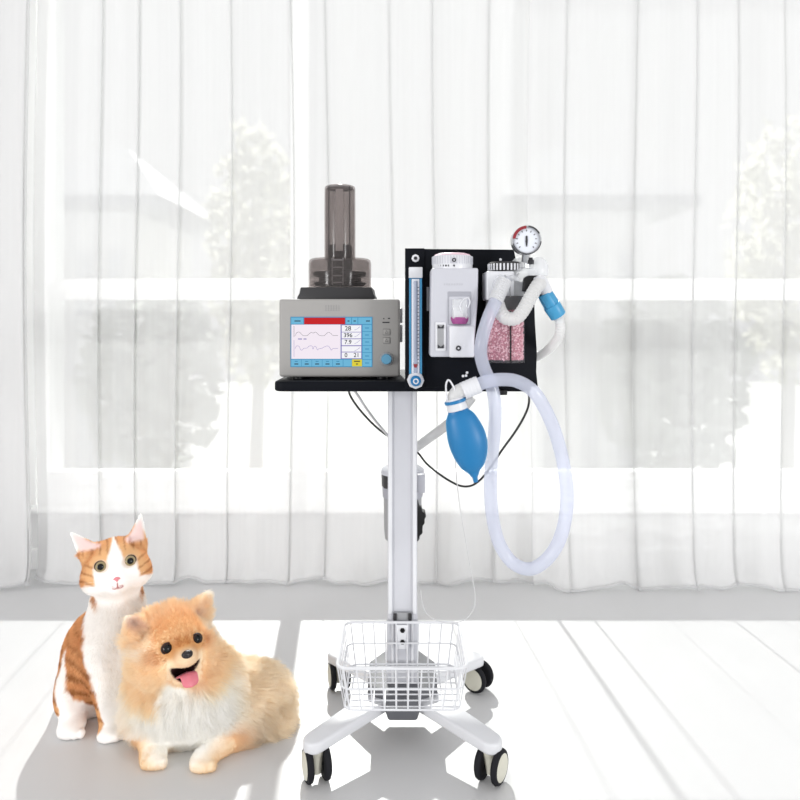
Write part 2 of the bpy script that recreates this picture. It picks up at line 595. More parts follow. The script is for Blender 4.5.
# hub
hb = []
for dx, dy in ((-.034, -.118), (.034, -.118), (.042, -.08), (.084, -.055), (.084, .07), (.045, .135), (-.045, .135), (-.084, .07), (-.084, -.055), (-.042, -.08)):
    hb.append((CX + dx, CY + dy))
obj('hub', prism_xy(hb, .086, .136, .006, 3), M['hub'], cart)
def leg_bm(sx, sy):
    d = Vector((sx, sy, 0)).normalized()
    s = Vector((-d.y, d.x, 0))
    L0, L1, w0, w1 = .055, .286, .036, .026
    poly = [(L0, -w0), (L1 - w1 * .4, -w1)]
    for i in range(9):
        a = -math.pi / 2 + math.pi * i / 8
        poly.append((L1 - w1 * .4 + w1 * math.cos(a), w1 * math.sin(a)))
    poly += [(L0, w0)]
    # dedupe
    pp = [poly[0]]
    for q in poly[1:]:
        if (Vector(q) - Vector(pp[-1])).length > 1e-4:
            pp.append(q)
    bm = prism_xy([(CX + d.x * a + s.x * b_, CY + d.y * a + s.y * b_) for a, b_ in pp], .092, .1185, .006, 3)
    for v in bm.verts:
        a = (v.co - Vector((CX, CY, 0))).dot(d)
        v.co.z -= .024 * (a - L0) / (L1 - L0)
        pass
    return bm
LEGS = ((-.198, -.2), (.196, -.2), (-.172, .2), (.205, .2))
for sx, sy in LEGS:
    obj('leg', leg_bm(sx, sy), M['white'], cart)
def caster(sx, sy, yaw, off=(0, 0)):
    d = Vector((sx, sy, 0)).normalized() * .272
    c = Vector((CX + d.x, CY + d.y, 0.0))
    ax = Vector((math.cos(yaw), math.sin(yaw), 0))
    of = Vector((off[0], off[1], 0))
    bm = cyl(c + Vector((0, 0, .054)), c + Vector((0, 0, .068)), .0165, .018, bv=.003)
    body = [c + of * f + Vector((0, 0, z)) for f, z in ((0, .062), (.4, .05), (.9, .034), (1, .018))]
    merge(bm, tube(body, lambda f: .0165 - .006 * f, n=14, smooth=4))
    k = obj('caster', bm, M['cream'], cart, label='cream twin-wheel caster with black tyres')
    R_ = .0378
    cw = c + of + Vector((0, 0, R_))
    for s in (-1, 1):
        a = cw + ax * (s * .0195)
        prof = [(.025, -.0075), (.032, -.0075), (.036, -.005), (R_, 0), (.036, .005), (.032, .0075), (.025, .0075)]
        obj('wheel', lathe([(.010, -.007)] + prof + [(.010, .007)], a, ax * s, 36), M['rubber'], k)
        obj('hubcap', lathe([(.0, .0108), (.015, .0104), (.026, .009), (.0295, .0072), (.0295, .0055), (0, .0055)], a, ax * s, 32), M['cream'], k)
    obj('axle', cyl(cw - ax * .024, cw + ax * .024, .006, n=12), M['dgrey'], k)
    obj('stem', cyl(c + Vector((0, 0, .060)), c + Vector((0, 0, .076)), .011, n=16), M['dgrey'], k)
caster(*LEGS[0], math.radians(20), (.002, -.004))
caster(*LEGS[1], math.radians(-32), (.004, -.006))
caster(*LEGS[2], math.radians(15), (.004, -.004))
caster(*LEGS[3], math.radians(-128), (.012, .002))
# column: extruded profile with two front grooves
cw_ = .0358
colp = [(-cw_, -.028), (-cw_ + .007, -.033), (-.0225, -.033), (-.0225, -.029), (.0225, -.029), (.0225, -.033), (cw_ - .007, -.033), (cw_, -.028), (cw_, .03), (-cw_, .03)]
colz0, colz1 = .126, .856
obj('column', prism_xy([(CX + a, CY + b_) for a, b_ in colp], colz0, colz1, .0008, 1), M['alu'], cart, angle=25)
for s in (-1, 1):
    obj('column_edge', box(CX + s * .0295 - .0045, CX + s * .0295 + .0045, CY - .0355, CY - .0325, .30, colz1, .001), M['alu_lt'], cart, label='pale edge strip down the column')
# lower sleeve and bracket the basket hooks on
sl = box(CX - .038, CX + .038, CY - .036, CY + .034, .122, .285, .004)
obj('sleeve', sl, M['alu'], cart)
for s in (-1, 1):
    obj('sleeve_rib', box(CX + s * .024 - .003, CX + s * .024 + .003, CY - .0395, CY - .0355, .126, .285, .001), M['alu_lt'], cart)
br = box(CX - .022, CX + .022, CY - .040, CY - .034, .285, .305, .001)
obj('bracket', br, M['grey'], cart)
for s in (-1, 1):
    obj('clip', box(CX + s * .018 - .004, CX + s * .018 + .004, CY - .044, CY - .038, .287, .304, .001), M['dgrey'], cart)
# table
T0 = P(273, 0, 1.61).x
T1 = P(533, 0, 1.61).x
def rrect(x0, x1, y0, y1, r, n=6):
    out = []
    for cx, cy, a0 in ((x1 - r, y1 - r, 0), (x0 + r, y1 - r, 90), (x0 + r, y0 + r, 180), (x1 - r, y0 + r, 270)):
        for i in range(n + 1):
            a = math.radians(a0 + 90 * i / n)
            out.append((cx + r * math.cos(a), cy + r * math.sin(a)))
    return out
TBZ0, TBZ1 = .8545, .877
obj('tabletop', prism_xy(rrect(T0, T1, 1.612, 1.98, .022), TBZ0, TBZ1, .005, 3), M['black'], cart)
obj('table_bracket', box(CX - .06, CX + .06, CY - .06, CY + .06, TBZ0 - .008, TBZ0 + .001, .002), M['grey'], cart)

# ------------------------------------------------------------------ wire basket
BX0, BX1 = -.1325, .1415
BY0, BY1 = 1.522, 1.752
BZ1, BZ0 = .285, .191
IN = .014
bk = thing('wire_basket', 'white wire basket hung low on the cart column', 'basket', ((BX0 + BX1) / 2, (BY0 + BY1) / 2, BZ0))
def ring(x0, x1, y0, y1, z, r):
    pts = [(a, b_, z) for a, b_ in rrect(x0, x1, y0, y1, .022, 5)]
    return tube(pts, r, n=8, smooth=0, closed=True)
obj('top_rim', ring(BX0, BX1, BY0, BY1, BZ1, .0034), M['white'], bk)
zm = .238
k_ = IN * (BZ1 - zm) / (BZ1 - BZ0)
obj('middle_rim', ring(BX0 + k_, BX1 - k_, BY0 + k_, BY1 - k_, zm, .0021), M['white'], bk)
obj('bottom_rim', ring(BX0 + IN, BX1 - IN, BY0 + IN, BY1 - IN, BZ0, .0024), M['white'], bk)
NV, ND = 10, 8
segs = []
for i in range(NV):
    f = (i + .5) / NV
    xt = BX0 + f * (BX1 - BX0)
    xb = BX0 + IN + f * (BX1 - BX0 - 2 * IN)
    segs.append([(xt, BY0, BZ1), (xb, BY0 + IN, BZ0), (xb, BY1 - IN, BZ0), (xt, BY1, BZ1)])
obj('lengthwise_wires', wires(segs, .0018), M['white'], bk)
segs = []
for i in range(ND):
    f = (i + .5) / ND
    yt = BY0 + f * (BY1 - BY0)
    yb = BY0 + IN + f * (BY1 - BY0 - 2 * IN)
    segs.append([(BX0, yt, BZ1), (BX0 + IN, yb, BZ0), (BX1 - IN, yb, BZ0), (BX1, yt, BZ1)])
obj('crosswise_wires', wires(segs, .0018), M['white'], bk)
hk = box(CX - .014, CX + .014, BY1 - .004, BY1 + .0035, .222, .280, .0015)
obj('mounting_plate', hk, M['alu_lt'], bk)
for zz in (.268, .240):
    c = Vector((CX, BY1 - .004, zz))
    obj('bolt', lathe([(.006, 0), (.006, .003), (.003, .0035), (.003, .001), (0, .001)], c, (0, -1, 0), 6), M['blackp'], bk)

# ------------------------------------------------------------------ ventilator
VZ = 1.66
va, vb = P(279, 299, VZ), P(400, 377, VZ)
vt = thing('ventilator', 'grey anaesthesia ventilator with colour screen and smoked bellows tower', 'ventilator', ((va.x + vb.x) / 2, 1.78, TBZ1))
obj('casing', box(va.x + .006, vb.x - .006, VZ + .012, VZ + .24, vb.z + .003, va.z - .002, .008, 3), M['ventd'], vt)
obj('front_panel', box(va.x, vb.x, VZ, VZ + .018, vb.z, va.z, .0065, 4), M['vent'], vt)
for fx in (.04, .235):
    for fy in (.03, .2):
        obj('foot', cyl((va.x + fx, VZ + fy, TBZ1 - .0002), (va.x + fx, VZ + fy, vb.z + .006), .012, n=16), M['blackp'], vt)
# screen
ZS = VZ - .0006
def srect(x0, y0, x1, y1, lift=0.0):
    a, b_ = P(x0, y0, VZ), P(x1, y1, VZ)
    return box(a.x, b_.x, ZS - .0006 - lift, VZ + .001, b_.z, a.z)
SM = [M['s_white'], M['s_blue'], M['s_red'], M['s_yel'], M['s_box'], M['s_lav'], M['s_ink'], M['s_blu2'], M['s_g']]
bz = bmesh.new()
merge(bz, srect(290.6, 316.8, 372.4, 367.0))
obj('screen_bezel', bz, M['s_blu2'], vt, smooth=False)
sb = bmesh.new()
def sr(x0, y0, x1, y1, mi, lift=.0004):
    merge(sb, srect(x0, y0, x1, y1, lift), mi)
sr(291.5, 324.6, 340.6, 358.8, 0)
sr(291.3, 317.6, 303.4, 324.0, 1)
sr(304.2, 317.6, 345.2, 324.3, 2)
sr(346, 317.6, 351.2, 324, 1); sr(351.9, 317.6, 357.6, 324, 1); sr(358.2, 317.6, 371.6, 324, 1)
sr(340.8, 324.6, 361.8, 358.9, 5)
for y0, y1 in ((325.3, 331.8), (332.4, 338.4), (339.2, 345.2), (346.2, 351.6), (352.4, 358.2)):
    sr(341.8, y0, 361.2, y1, 4, .0008)
for i in range(6):
    y0 = 324.8 + i * 7.0
    sr(362.6, y0, 371.6, y0 + 6.4, 1)
for i in range(5):
    sr(291.3 + i * 10.4, 359.6, 301.2 + i * 10.4, 366.2, 1)
sr(343.4, 359.6, 351.6, 366.2, 1)
sr(352, 359.3, 362, 366.4, 3)
screen = obj('screen', sb, SM, vt, smooth=False, label='lit screen with waveforms and readouts')
ZT = ZS - .0016
def trace(pts, mt, r=.0004):
    obj('waveform', tube([P(a, b_, ZT) for a, b_ in pts], r, n=4, smooth=4), mt, screen)
trace([(295, 336), (296.5, 333), (299, 332), (301, 333.5), (303, 335.5), (307, 335.6), (309, 334), (311.5, 332.3), (313, 333.2), (314.5, 332.4), (316, 332.2), (318, 334.2), (320, 335.5), (324, 335.7), (326, 334), (328.5, 332.3), (331, 333.6), (333, 335.4), (338, 335.6)], M['s_g'])
trace([(295, 348.5), (296.5, 346), (299, 346.3), (300.5, 349.5), (302, 350.2), (304, 348.3), (307, 348), (309, 346.2), (312, 346), (313, 349.2), (314, 346.5), (316, 346.8), (317.5, 350), (319, 348.8), (322, 348.2), (325, 346.6), (328, 346), (330, 348), (331.5, 350.2), (333, 348.6), (338, 348.4)], M['s_lav'])
obj('axis', tube([P(294, 326, ZT), P(294, 337, ZT)], .0004, n=4, smooth=0), M['s_ink'], screen)
obj('axis', tube([P(294, 340, ZT), P(294, 357, ZT)], .0004, n=4, smooth=0), M['s_lav'], screen)
def stext(s, x, y, h, mt=None):
    obj('readout', text_bm(s, h, P(x, y, ZT)), mt or M['s_ink'], screen, smooth=False)
stext('28', 348, 328.6, .0145); stext('396', 348, 335.4, .0135); stext('7.9', 348, 342.2, .0135)
stext('0', 346, 355.3, .0135); stext('21', 356.5, 355.3, .0135)
for y in (328.6, 335.4, 342.2, 349.4):
    obj('trend_mark', tube([P(354.5, y + 1.5, ZT), P(357, y + .4, ZT), P(360, y - 2, ZT)], .0004, n=4, smooth=0), M['s_lav'], screen)
def smark(x, y, wpx, n=1, mt=None):
    bm = bmesh.new()
    a = P(x - wpx / 2, y - .5, ZT); c = P(x + wpx / 2, y + .5, ZT)
    merge(bm, box(a.x, c.x, ZT - .0002, ZT + .0004, c.z, a.z))
    obj('caption_mark', bm, mt or M['s_ink'], screen, smooth=False)
smark(297.5, 321, 6); smark(348.5, 321, 2); smark(354.7, 321, 2.4); smark(368, 321, 4)
for i in range(6):
    smark(367, 328 + 7 * i, 4, mt=M['s_blu2'])
for i in range(5):
    smark(296.3 + 10.4 * i, 361.4, 3, mt=M['s_blu2']); smark(296.3 + 10.4 * i, 364, 4)
smark(357, 361.3, 6, mt=M['s_ink']); smark(357, 364, 2)
smark(300, 339, 4, mt=M['s_lav']); smark(305, 339, 3, mt=M['s_lav'])
# controls
def face_disc(x, y, r, d, m_, parent, name, n=28, bv=.001):
    c = P(x, y, VZ)
    return obj(name, cyl(c + Vector((0, .002, 0)), c + Vector((0, -d, 0)), r, r * .94, n=n, bv=bv), m_, parent)
kb = face_disc(386.6, 359, .0165, .004, M['grey'], vt, 'knob_ring')
face_disc(386.6, 359, .0125, .018, M['knob'], vt, 'knob', bv=.004)
for y in (332, 340.3):
    a, c = P(382.8, y - 3.2, VZ), P(390.4, y + 3.2, VZ)
    kbtn = obj('button', box(a.x, c.x, VZ - .0016, VZ + .002, c.z, a.z, .0012), M['ventd'], vt)
    a, c = P(383.4, y - 2.6, VZ), P(389.8, y + 2.6, VZ)
    obj('button_face', box(a.x, c.x, VZ - .0024, VZ, c.z, a.z, .001), M['vent'], kbtn)
    obj('button_symbol', tube([P(385, y + 1.2, VZ - .0026), P(386.6, y - 1.4, VZ - .0026), P(388.2, y + 1.2, VZ - .0026)], .0006, n=4, smooth=0, closed=True), M['ink'], kbtn)
for (x, y, wd) in ((383.8, 318.6, 1.2), (389, 318.4, 2.2), (386, 322.4, 7)):
    a, c = P(x - wd / 2, y - .6, VZ), P(x + wd / 2, y + .6, VZ)
    obj('panel_mark', box(a.x, c.x, VZ - .0006, VZ + .001, c.z, a.z), M['ink'], vt, smooth=False)
gr = bmesh.new()
for i in range(6):
    for j in range(3):
        c = P(326 + i * 2.6, 306 + j * 2.1, VZ)
        merge(gr, cyl(c + Vector((0, .001, 0)), c + Vector((0, -.0006, 0)), .0011, n=8))
obj('speaker_grille', gr, M['inkl'], vt, smooth=False)
# side socket block on the right
obj('side_port', box(vb.x - .002, vb.x + .006, VZ + .05, VZ + .09, va.z - .10, va.z - .06, .002), M['wht'], vt)
obj('side_port', box(vb.x - .002, vb.x + .006, VZ + .05, VZ + .09, va.z - .055, va.z - .02, .002), M['wht'], vt)
# bellows tower
BZc = 1.772
bc = P(340, 0, BZc); bc = Vector((bc.x, BZc, 0))
zt = va.z
def pz(y):
    return CAM_Z - (y - HORIZON) / F * BZc
ba, bb = P(304, 0, BZc).x, P(374.5, 0, BZc).x
obj('bellows_base', prism_xz([(ba - .006, zt - .004), (bb + .006, zt - .004), (bb + .004, zt + .008), (bb, zt + .012), (bb - .003, pz(288.5)), (ba + .003, pz(288.5)), (ba, zt + .012), (ba - .004, zt + .008)], BZc - .085, BZc + .085, .003), M['dgrey'], vt)
def blathe(name, prof, m_, **k):
    return obj(name, lathe([(r / (F / BZc), pz(y)) for r, y in prof], (bc.x, bc.y, 0), (0, 0, 1), 48), m_, vt, **k)
blathe('bellows_bowl', [(0, 288.4), (31, 288.4), (31.2, 286), (31.2, 264), (30.4, 260.5), (28.5, 259.2), (16, 259.2), (16, 260.4), (27.5, 260.8), (29.4, 263), (29.8, 286.5), (0, 286.8)], M['smoke'], label='smoked clear bowl around the bellows')
blathe('bellows_cylinder', [(15.4, 259.6), (15.5, 215), (15.3, 189), (14.6, 187), (13, 186.2), (0, 186.2), (0, 187.6), (12.6, 187.8), (14.2, 190), (14.4, 259.6)], M['smoke'], label='smoked clear upright cylinder')
for s in (-1, 1):
    x = bc.x + s * 10.3 * BZc / F
    obj('tie_rod', cyl((x, BZc - .022, pz(259)), (x, BZc - .022, pz(188)), .0013, n=8), M['dgrey'], vt)
obj('cylinder_cap', lathe([(.0, pz(187.4)), (13.2 * BZc / F, pz(187.4)), (13.2 * BZc / F, pz(189.6)), (9 * BZc / F, pz(190)), (9 * BZc / F, pz(189)), (0, pz(189))], (bc.x, bc.y, 0), (0, 0, 1), 32), M['grey'], vt)
blathe('bellows_piston', [(0, 260), (11.8, 260), (12, 247), (10.5, 245), (4.5, 244.6), (4, 247), (0, 247)], M['blackp'])
blathe('bellows', [(0, 286), (24, 286), (26.5, 283), (21, 281.5), (21, 277.5), (26.2, 276), (26.4, 272.4), (21, 271.2), (12.4, 270.5), (12.4, 259.6), (0, 259.6)], M['blackp'])
obj('highlight_strip', box(bc.x - 3.4 * BZc / F, bc.x + 4.0 * BZc / F, BZc - .0305, BZc - .029, pz(252), pz(191), .0006), clear('painted_highlight', (246, 246, 246), .9, rough=.3), vt, label='pale strip standing in for a highlight in the cylinder')  # solid pale strip imitating the glint down the smoked cylinder
sc2 = bmesh.new()
for y in (262, 269, 277, 283.6):
    merge(sc2, box(bc.x - 5.6 * BZc / F, bc.x + 5.6 * BZc / F, BZc - .0700, BZc - .0665, pz(y + .9), pz(y - .4)))
for s in (-1, 1):
    merge(sc2, box(bc.x + s * 5.2 * BZc / F - .0013, bc.x + s * 5.2 * BZc / F + .0013, BZc - .0700, BZc - .0665, pz(286), pz(260)))
obj('bowl_ladder', sc2, M['grey'], vt, smooth=False)

# ------------------------------------------------------------------ mounting panel
PZ = 1.602
pn = thing('mounting_panel', 'black steel mounting panel standing along the right front of the table', 'panel', (P(470, 0, PZ).x, PZ, TBZ0))
pp = [(405, 248.6), (514, 249.6), (516.5, 262), (517, 281), (534, 284), (535, 320), (537, 352), (536.4, 372), (538, 386.5), (405, 387.5)]
obj('panel_plate', prism_xz(ppoly(pp, PZ), PZ, PZ + .009, .0015), M['black'], pn)
a, c = P(405, 248.2, PZ - .004), P(424.4, 388, PZ - .004)
obj('panel_flange', box(a.x, c.x, PZ - .004, PZ + .001, c.z, a.z, .001), M['black'], pn)
c = P(415.5, 258.3, PZ - .004)
sc_ = obj('screw', lathe([(.0088, -.001), (.0088, .002), (.006, .0036), (0, .0036)], c, (0, -1, 0), 8), M['wht'], pn)
obj('screw_head', lathe([(.0042, .003), (.0042, .0046), (0, .0046)], c, (0, -1, 0), 6), M['ink'], sc_)
a, c = P(426.6, 287, PZ - .001), P(429.2, 311, PZ - .001)
obj('slot', box(a.x, c.x, PZ - .003, PZ + .001, c.z, a.z, .0005), M['grey'], pn)
for x, y in ((463, 376), (467, 372.6), (466, 375.6), (500.4, 259.6)):
    c = P(x, y, PZ)
    obj('rivet', lathe([(.003, -.001), (.003, .0012), (0, .0022)], c, (0, -1, 0), 10), M['wht'], pn)
c = P(502.5, 391, 1.60)
obj('clamp_knob', lathe([(.0, 0), (.01, 0), (.0105, .004), (.0105, .010), (0, .013)], (c.x, c.y - .001, c.z - .008), (0, 0, 1), 20), M['blackp'], pn)

# ------------------------------------------------------------------ flowmeter
FZ = 1.575
fm = thing('flowmeter', 'slim blue flowmeter tube upright on the left of the black panel', 'flowmeter', (P(415.5, 0, FZ).x, FZ, P(0, 388, FZ).z))
obj('flow_block', pbox(409, 277, 422.3, 375, FZ, PZ - .0035, .002), M['acryl'], fm, label='blue tinted clear block')
obj('scale_plate', pbox(411.6, 279, 419.4, 374, FZ - .0012, FZ + .004, .0008), M['dial'], fm)
for s in (410.2, 421.0):
    obj('edge_strip', pbox(s - .7, 279, s + .7, 374, FZ - .0012, FZ + .003, .0003), M['bluec'], fm)
obj('flow_tube', cyl(P(415.6, 374, FZ - .002), P(415.6, 281, FZ - .002), .0042, n=16), mat('tube_grey', (150, 158, 178), .2, var=.03), fm)
sc_ = bmesh.new()
for i in range(22):
    y = 287 + i * 3.6
    wd = 1.6 if i % 5 else 2.6
    merge(sc_, pbox(419.0 - wd, y, 419.0, y + .7, FZ - .0018, FZ - .0008))
obj('scale_marks', sc_, M['ink'], fm, smooth=False)
obj('float', lathe([(.0, 0), (.003, .002), (.0046, .008), (.0046, .011), (0, .011)], P(415.6, 369, FZ - .003), (0, 0, 1), 14), M['red'], fm)
obj('top_cap', pbox(408.8, 267, 422.6, 278, FZ - .002, PZ - .0035, .0018), M['wht'], fm)
ck = P(415.6, 380.3, FZ)
obj('valve_collar', lathe([(.0185, -.020), (.0185, .004), (.015, .008), (0, .008)], ck, (0, -1, 0), 8), M['wht'], fm)
obj('valve_knob', lathe([(.0112, .006), (.0112, .022), (.009, .025), (0, .025)], ck, (0, -1, 0), 20), M['blue'], fm)
obj('knob_ring', lathe([(.0062, .024), (.0062, .0262), (.0035, .0262), (.0035, .0245)], ck, (0, -1, 0), 20), M['wht'], fm)
for x in (412.4, 418.8):
    c = P(x, 375.4, FZ - .001)
    obj('port_screw', lathe([(.0026, -.002), (.0026, .0012), (0, .0012)], c, (0, -1, 0), 8), M['ink'], fm)

# ------------------------------------------------------------------ vaporizer
UZ = 1.515
vp = thing('vaporizer', 'light grey vaporizer with round white dial mounted on the black panel', 'vaporizer', (P(455, 0, UZ).x, 1.56, P(0, 357, UZ).z))
obj('vaporizer_body', prism_xz(ppoly([(431.4, 268), (478.4, 268), (478.0, 300), (473.4, 357), (430.2, 357), (430.8, 300)], UZ), UZ, PZ - .0005, .004, 3), M['vap'], vp)
cdl = P(453.8, 268, UZ); cdl.y = UZ + .043
rd = 20.4 * (UZ + .043) / F * .985
hd = 14.6 / F * (UZ + .01)
dl = obj('dial', lathe([(0, -.001), (rd, -.001), (rd, hd - .006), (rd - .002, hd - .003), (rd - .006, hd - .001), (rd - .012, hd)] + [(0, hd)], (cdl.x, cdl.y, cdl.z), (0, 0, 1), 64), M['wht'], vp)
obj('dial_top', lathe([(rd - .003, hd - .003), (rd - .006, hd + .0005), (rd - .014, hd + .003), (0, hd + .0045)], (cdl.x, cdl.y, cdl.z), (0, 0, 1), 64), M['pink'], dl)
kn = bmesh.new()
for i in range(44):
    a = 2 * math.pi * i / 44
    bq = box(-.001, .001, -.0009, .0009, .010, hd - .004)
    bmesh.ops.transform(bq, matrix=Matrix.Translation(cdl + Vector((rd * math.sin(a), -rd * math.cos(a), 0))) @ Matrix.Rotation(a, 4, 'Z'), verts=bq.verts)
    merge(kn, bq)
obj('dial_grips', kn, M['vap'], dl, smooth=False)
fy = UZ + .043 - rd
c = P(454, 260, fy)
lk = obj('dial_lock', lathe([(.0068, -.003), (.0068, .002), (.005, .003), (0, .003)], c, (0, -1, 0), 20), M['vap'], dl)
obj('lock_ring', lathe([(.0044, .002), (.0044, .004), (.0022, .004), (.0022, .002)], c, (0, -1, 0), 16), M['ink'], lk)
for x, wd in ((436.5, .7), (438.5, .7), (440.6, .7), (443.4, 1.0), (446, 1.6), (448.4, 1.0), (454, 1.6)):
    dx = (x - 453.8) / 20.4
    yy = UZ + .043 - rd * math.sqrt(max(0, 1 - dx * dx))
    a, c = P(x - wd / 2, 264.6, yy - .0006), P(x + wd / 2, 266.4, yy - .0006)
    obj('dial_mark', box(a.x, c.x, yy - .0008, yy + .002, c.z, a.z), M['ink'], dl, smooth=False)
# faint lettering line (unreadable in the photo) as small grey strokes
for i, x in enumerate((444.5, 447, 449.2, 452, 454.6, 457.2, 459.6, 462)):
    obj('name_mark', pbox(x - .8, 283.4, x + .8, 285.2, UZ - .0004, UZ + .001), mat('pale_print', (184, 185, 192), .6) if i == 0 else bpy.data.materials['pale_print'], vp, smooth=False)
# filler recess
rc = obj('filler_recess', pbox(447.6, 291.5, 471.2, 325, UZ - .0012, UZ + .004, .0015), M['vapd'], vp)
obj('recess_face', pbox(449.2, 296.5, 469.8, 324, UZ - .0022, UZ + .002, .001), M['vap'], rc)  # lighter grey plate set in the filler recess
gl = obj('filler_glass', pbox(452.4, 299, 467.8, 319, UZ - .014, UZ - .001, .003, 3), M['glassv'], vp)
obj('filler_block', pbox(453.8, 307, 463.4, 319, UZ - .010, UZ - .001, .002), M['wht'], gl)
obj('filler_loop', tube([P(x, y, UZ - .015) for x, y in ((461, 311), (460, 306), (463, 300), (468, 298), (470, 302), (468, 308))], .0013, n=8), M['wht'], gl)
cl = P(459.6, 319.6, UZ - .006)
lq = lathe([(0, -.009), (.014, -.009), (.017, -.004), (.0185, .002), (.0185, .005), (0, .005)], cl, (0, 0, 1), 12)
for v in lq.verts:
    v.co.y = cl.y + (v.co.y - cl.y) * .55
obj('filler_base', lq, M['mag'], vp, label='violet keyed filler base')
obj('drain_block', pbox(449.4, 326, 474.4, 357.4, UZ - .012, UZ + .004, .003, 3), M['wht'], vp)
sg = obj('sight_frame', pbox(435.4, 322, 446, 351, UZ - .004, UZ + .002, .002), M['wht'], vp)
obj('sight_slot', pbox(437.4, 324.6, 443.8, 348.6, UZ - .0052, UZ, .0008), M['grey'], sg)
for y in (326.6, 346.2):
    obj('sight_mark', prism_xz(ppoly([(437.4, y - 1.8), (440.6, y + .6), (443.8, y - 1.8), (443.8, y + 1.8), (437.4, y + 1.8)], UZ), UZ - .006, UZ - .004), M['ink'], sg, smooth=False)
c = P(458.4, 348.2, UZ - .012)
dk = obj('drain_screw', lathe([(.0056, -.002), (.0056, .002), (.004, .003), (0, .003)], c, (0, -1, 0), 8), M['ink'], vp)
obj('screw_core', lathe([(.0022, .002), (.0022, .0036), (0, .0036)], c, (0, -1, 0), 6), M['wht'], dk)

# ------------------------------------------------------------------ absorber
AZ = 1.545
ar = 18.8 * AZ / F
ac = Vector((P(505, 0, AZ).x, AZ, 0))
def az(y, Z=AZ):
    return CAM_Z - (y - HORIZON) / F * Z
ab = thing('absorber_canister', 'clear absorber canister full of pink granules on the black panel', 'absorber canister', (ac.x, ac.y, az(362)))
obj('canister_wall', lathe([(0, az(362)), (ar + .001, az(362)), (ar + .0015, az(360)), (ar + .0015, az(297)), (ar, az(297)), (ar, az(359)), (0, az(360))], (ac.x, ac.y, 0), (0, 0, 1), 40), clear('clear_canister', (240, 240, 244), .07, rough=.06, spec=.8), ab)
# granules: little pellets packed against the wall
m, nt, b, o = nodes_of('pink_granules')
gi = nt.nodes.new('ShaderNodeAttribute'); gi.attribute_name = 'tone'
rp = nt.nodes.new('ShaderNodeValToRGB')
rp.color_ramp.elements[0].color = lin((196, 110, 132)) + (1,)
rp.color_ramp.elements[1].color = lin((246, 206, 216)) + (1,)
nt.links.new(gi.outputs['Fac'], rp.inputs['Fac']); nt.links.new(rp.outputs['Color'], b.inputs['Base Color'])
b.inputs['Roughness'].default_value = .7
M['gran'] = m
ico = bmesh.new(); bmesh.ops.create_icosphere(ico, subdivisions=1, radius=1.0)
icv = np.array([v.co[:] for v in ico.verts]); icf = np.array([[v.index for v in f.verts] for f in ico.faces]); ico.free()
V, Fc, T = [], [], []
zb, ztp = az(359.2), az(309.5)
cnt = 0
for i in range(1500):
    a = rng.uniform(0, 2 * math.pi)
    q = ar - .0022 - abs(rng.normal(0, .0012))
    c = np.array([ac.x + q * math.cos(a), ac.y + q * math.sin(a), rng.uniform(zb, ztp)])
    sc3 = np.array([.0027, .0018, .0018]) * rng.uniform(.8, 1.2)
    R = np.array(Matrix.Rotation(rng.uniform(0, 6), 3, 'X') @ Matrix.Rotation(rng.uniform(0, 6), 3, 'Z') @ Matrix.Rotation(rng.uniform(0, 6), 3, 'Y'))
    V.append((icv * sc3) @ R.T + c); Fc.append(icf + cnt * len(icv)); T += [rng.random()] * len(icv); cnt += 1
core = lathe([(0, zb), (ar - .0035, zb), (ar - .0035, ztp - .001), (0, ztp)], (ac.x, ac.y, 0), (0, 0, 1), 32)
cm = bpy.data.meshes.new('t'); core.to_mesh(cm); core.free()
me = bpy.data.meshes.new('granules')
V = np.concatenate(V); Fc = np.concatenate(Fc)
me.from_pydata(V.tolist(), [], Fc.tolist())
at = me.attributes.new('tone', 'FLOAT', 'POINT'); at.data.foreach_set('value', np.array(T, np.float32))
gro = meshobj('granules', me, M['gran'], ab)
gro['kind'] = 'stuff'; gro['label'] = 'pink absorbent granules'
cb = bmesh.new(); cb.from_mesh(cm)
obj('granule_core', cb, mat('pink_core', (170, 92, 112), .8, var=.3, scale=700), ab)
obj('centre_seam', box(P(510.6, 0, AZ - ar).x - .0012, P(510.6, 0, AZ - ar).x + .0014, AZ - ar - .003, AZ - ar + .0015, az(361.4), az(311)), M['blackp'], ab, label='black seam down the canister')
obj('canister_cap', lathe([(0, az(310)), (ar + .001, az(310)), (ar + .001, az(296.5)), (0, az(296.5))], (ac.x, ac.y, 0), (0, 0, 1), 40), M['dgrey'], ab, label='dark band under the clear head')
obj('canister_head', pbox(486.6, 271, 514.4, 300, AZ - .03, PZ - .001, .004, 3), M['wht'], ab)
obj('clear_head', pbox(505, 268, 537, 299, AZ - .018, PZ - .012, .005, 3), M['crystal'], ab)
# knurled ring of white teeth on black over the head
rg = lathe([(0, az(271)), (.034, az(271)), (.036, az(269)), (.036, az(263.5)), (.033, az(262)), (0, az(262))], (P(506, 0, AZ).x, AZ + .01, 0), (0, 0, 1), 40)
kr = obj('knurled_ring', rg, M['dgrey'], ab)
te = bmesh.new()
for i in range(30):
    a = 2 * math.pi * i / 30
    bq = box(-.0017, .0017, -.0016, .001, az(270.6), az(264), .0004)
    bmesh.ops.transform(bq, matrix=Matrix.Translation((P(506, 0, AZ).x + .036 * math.sin(a), AZ + .01 - .036 * math.cos(a), 0)) @ Matrix.Rotation(a, 4, 'Z'), verts=bq.verts)
    merge(te, bq)
obj('ring_teeth', te, M['wht'], kr, smooth=False)
def port(name, x, y, Z, r, h, m_):
    c = P(x, y, Z)
    return obj(name, lathe([(0, 0), (r, 0), (r * 1.05, h * .1), (r * 1.05, h * .55), (r * .8, h * .85), (r * .45, h), (0, h)], c, (0, 0, 1), 24), m_, ab)
port('valve_dome', 521, 268, 1.55, .020, .022, M['crystal'])
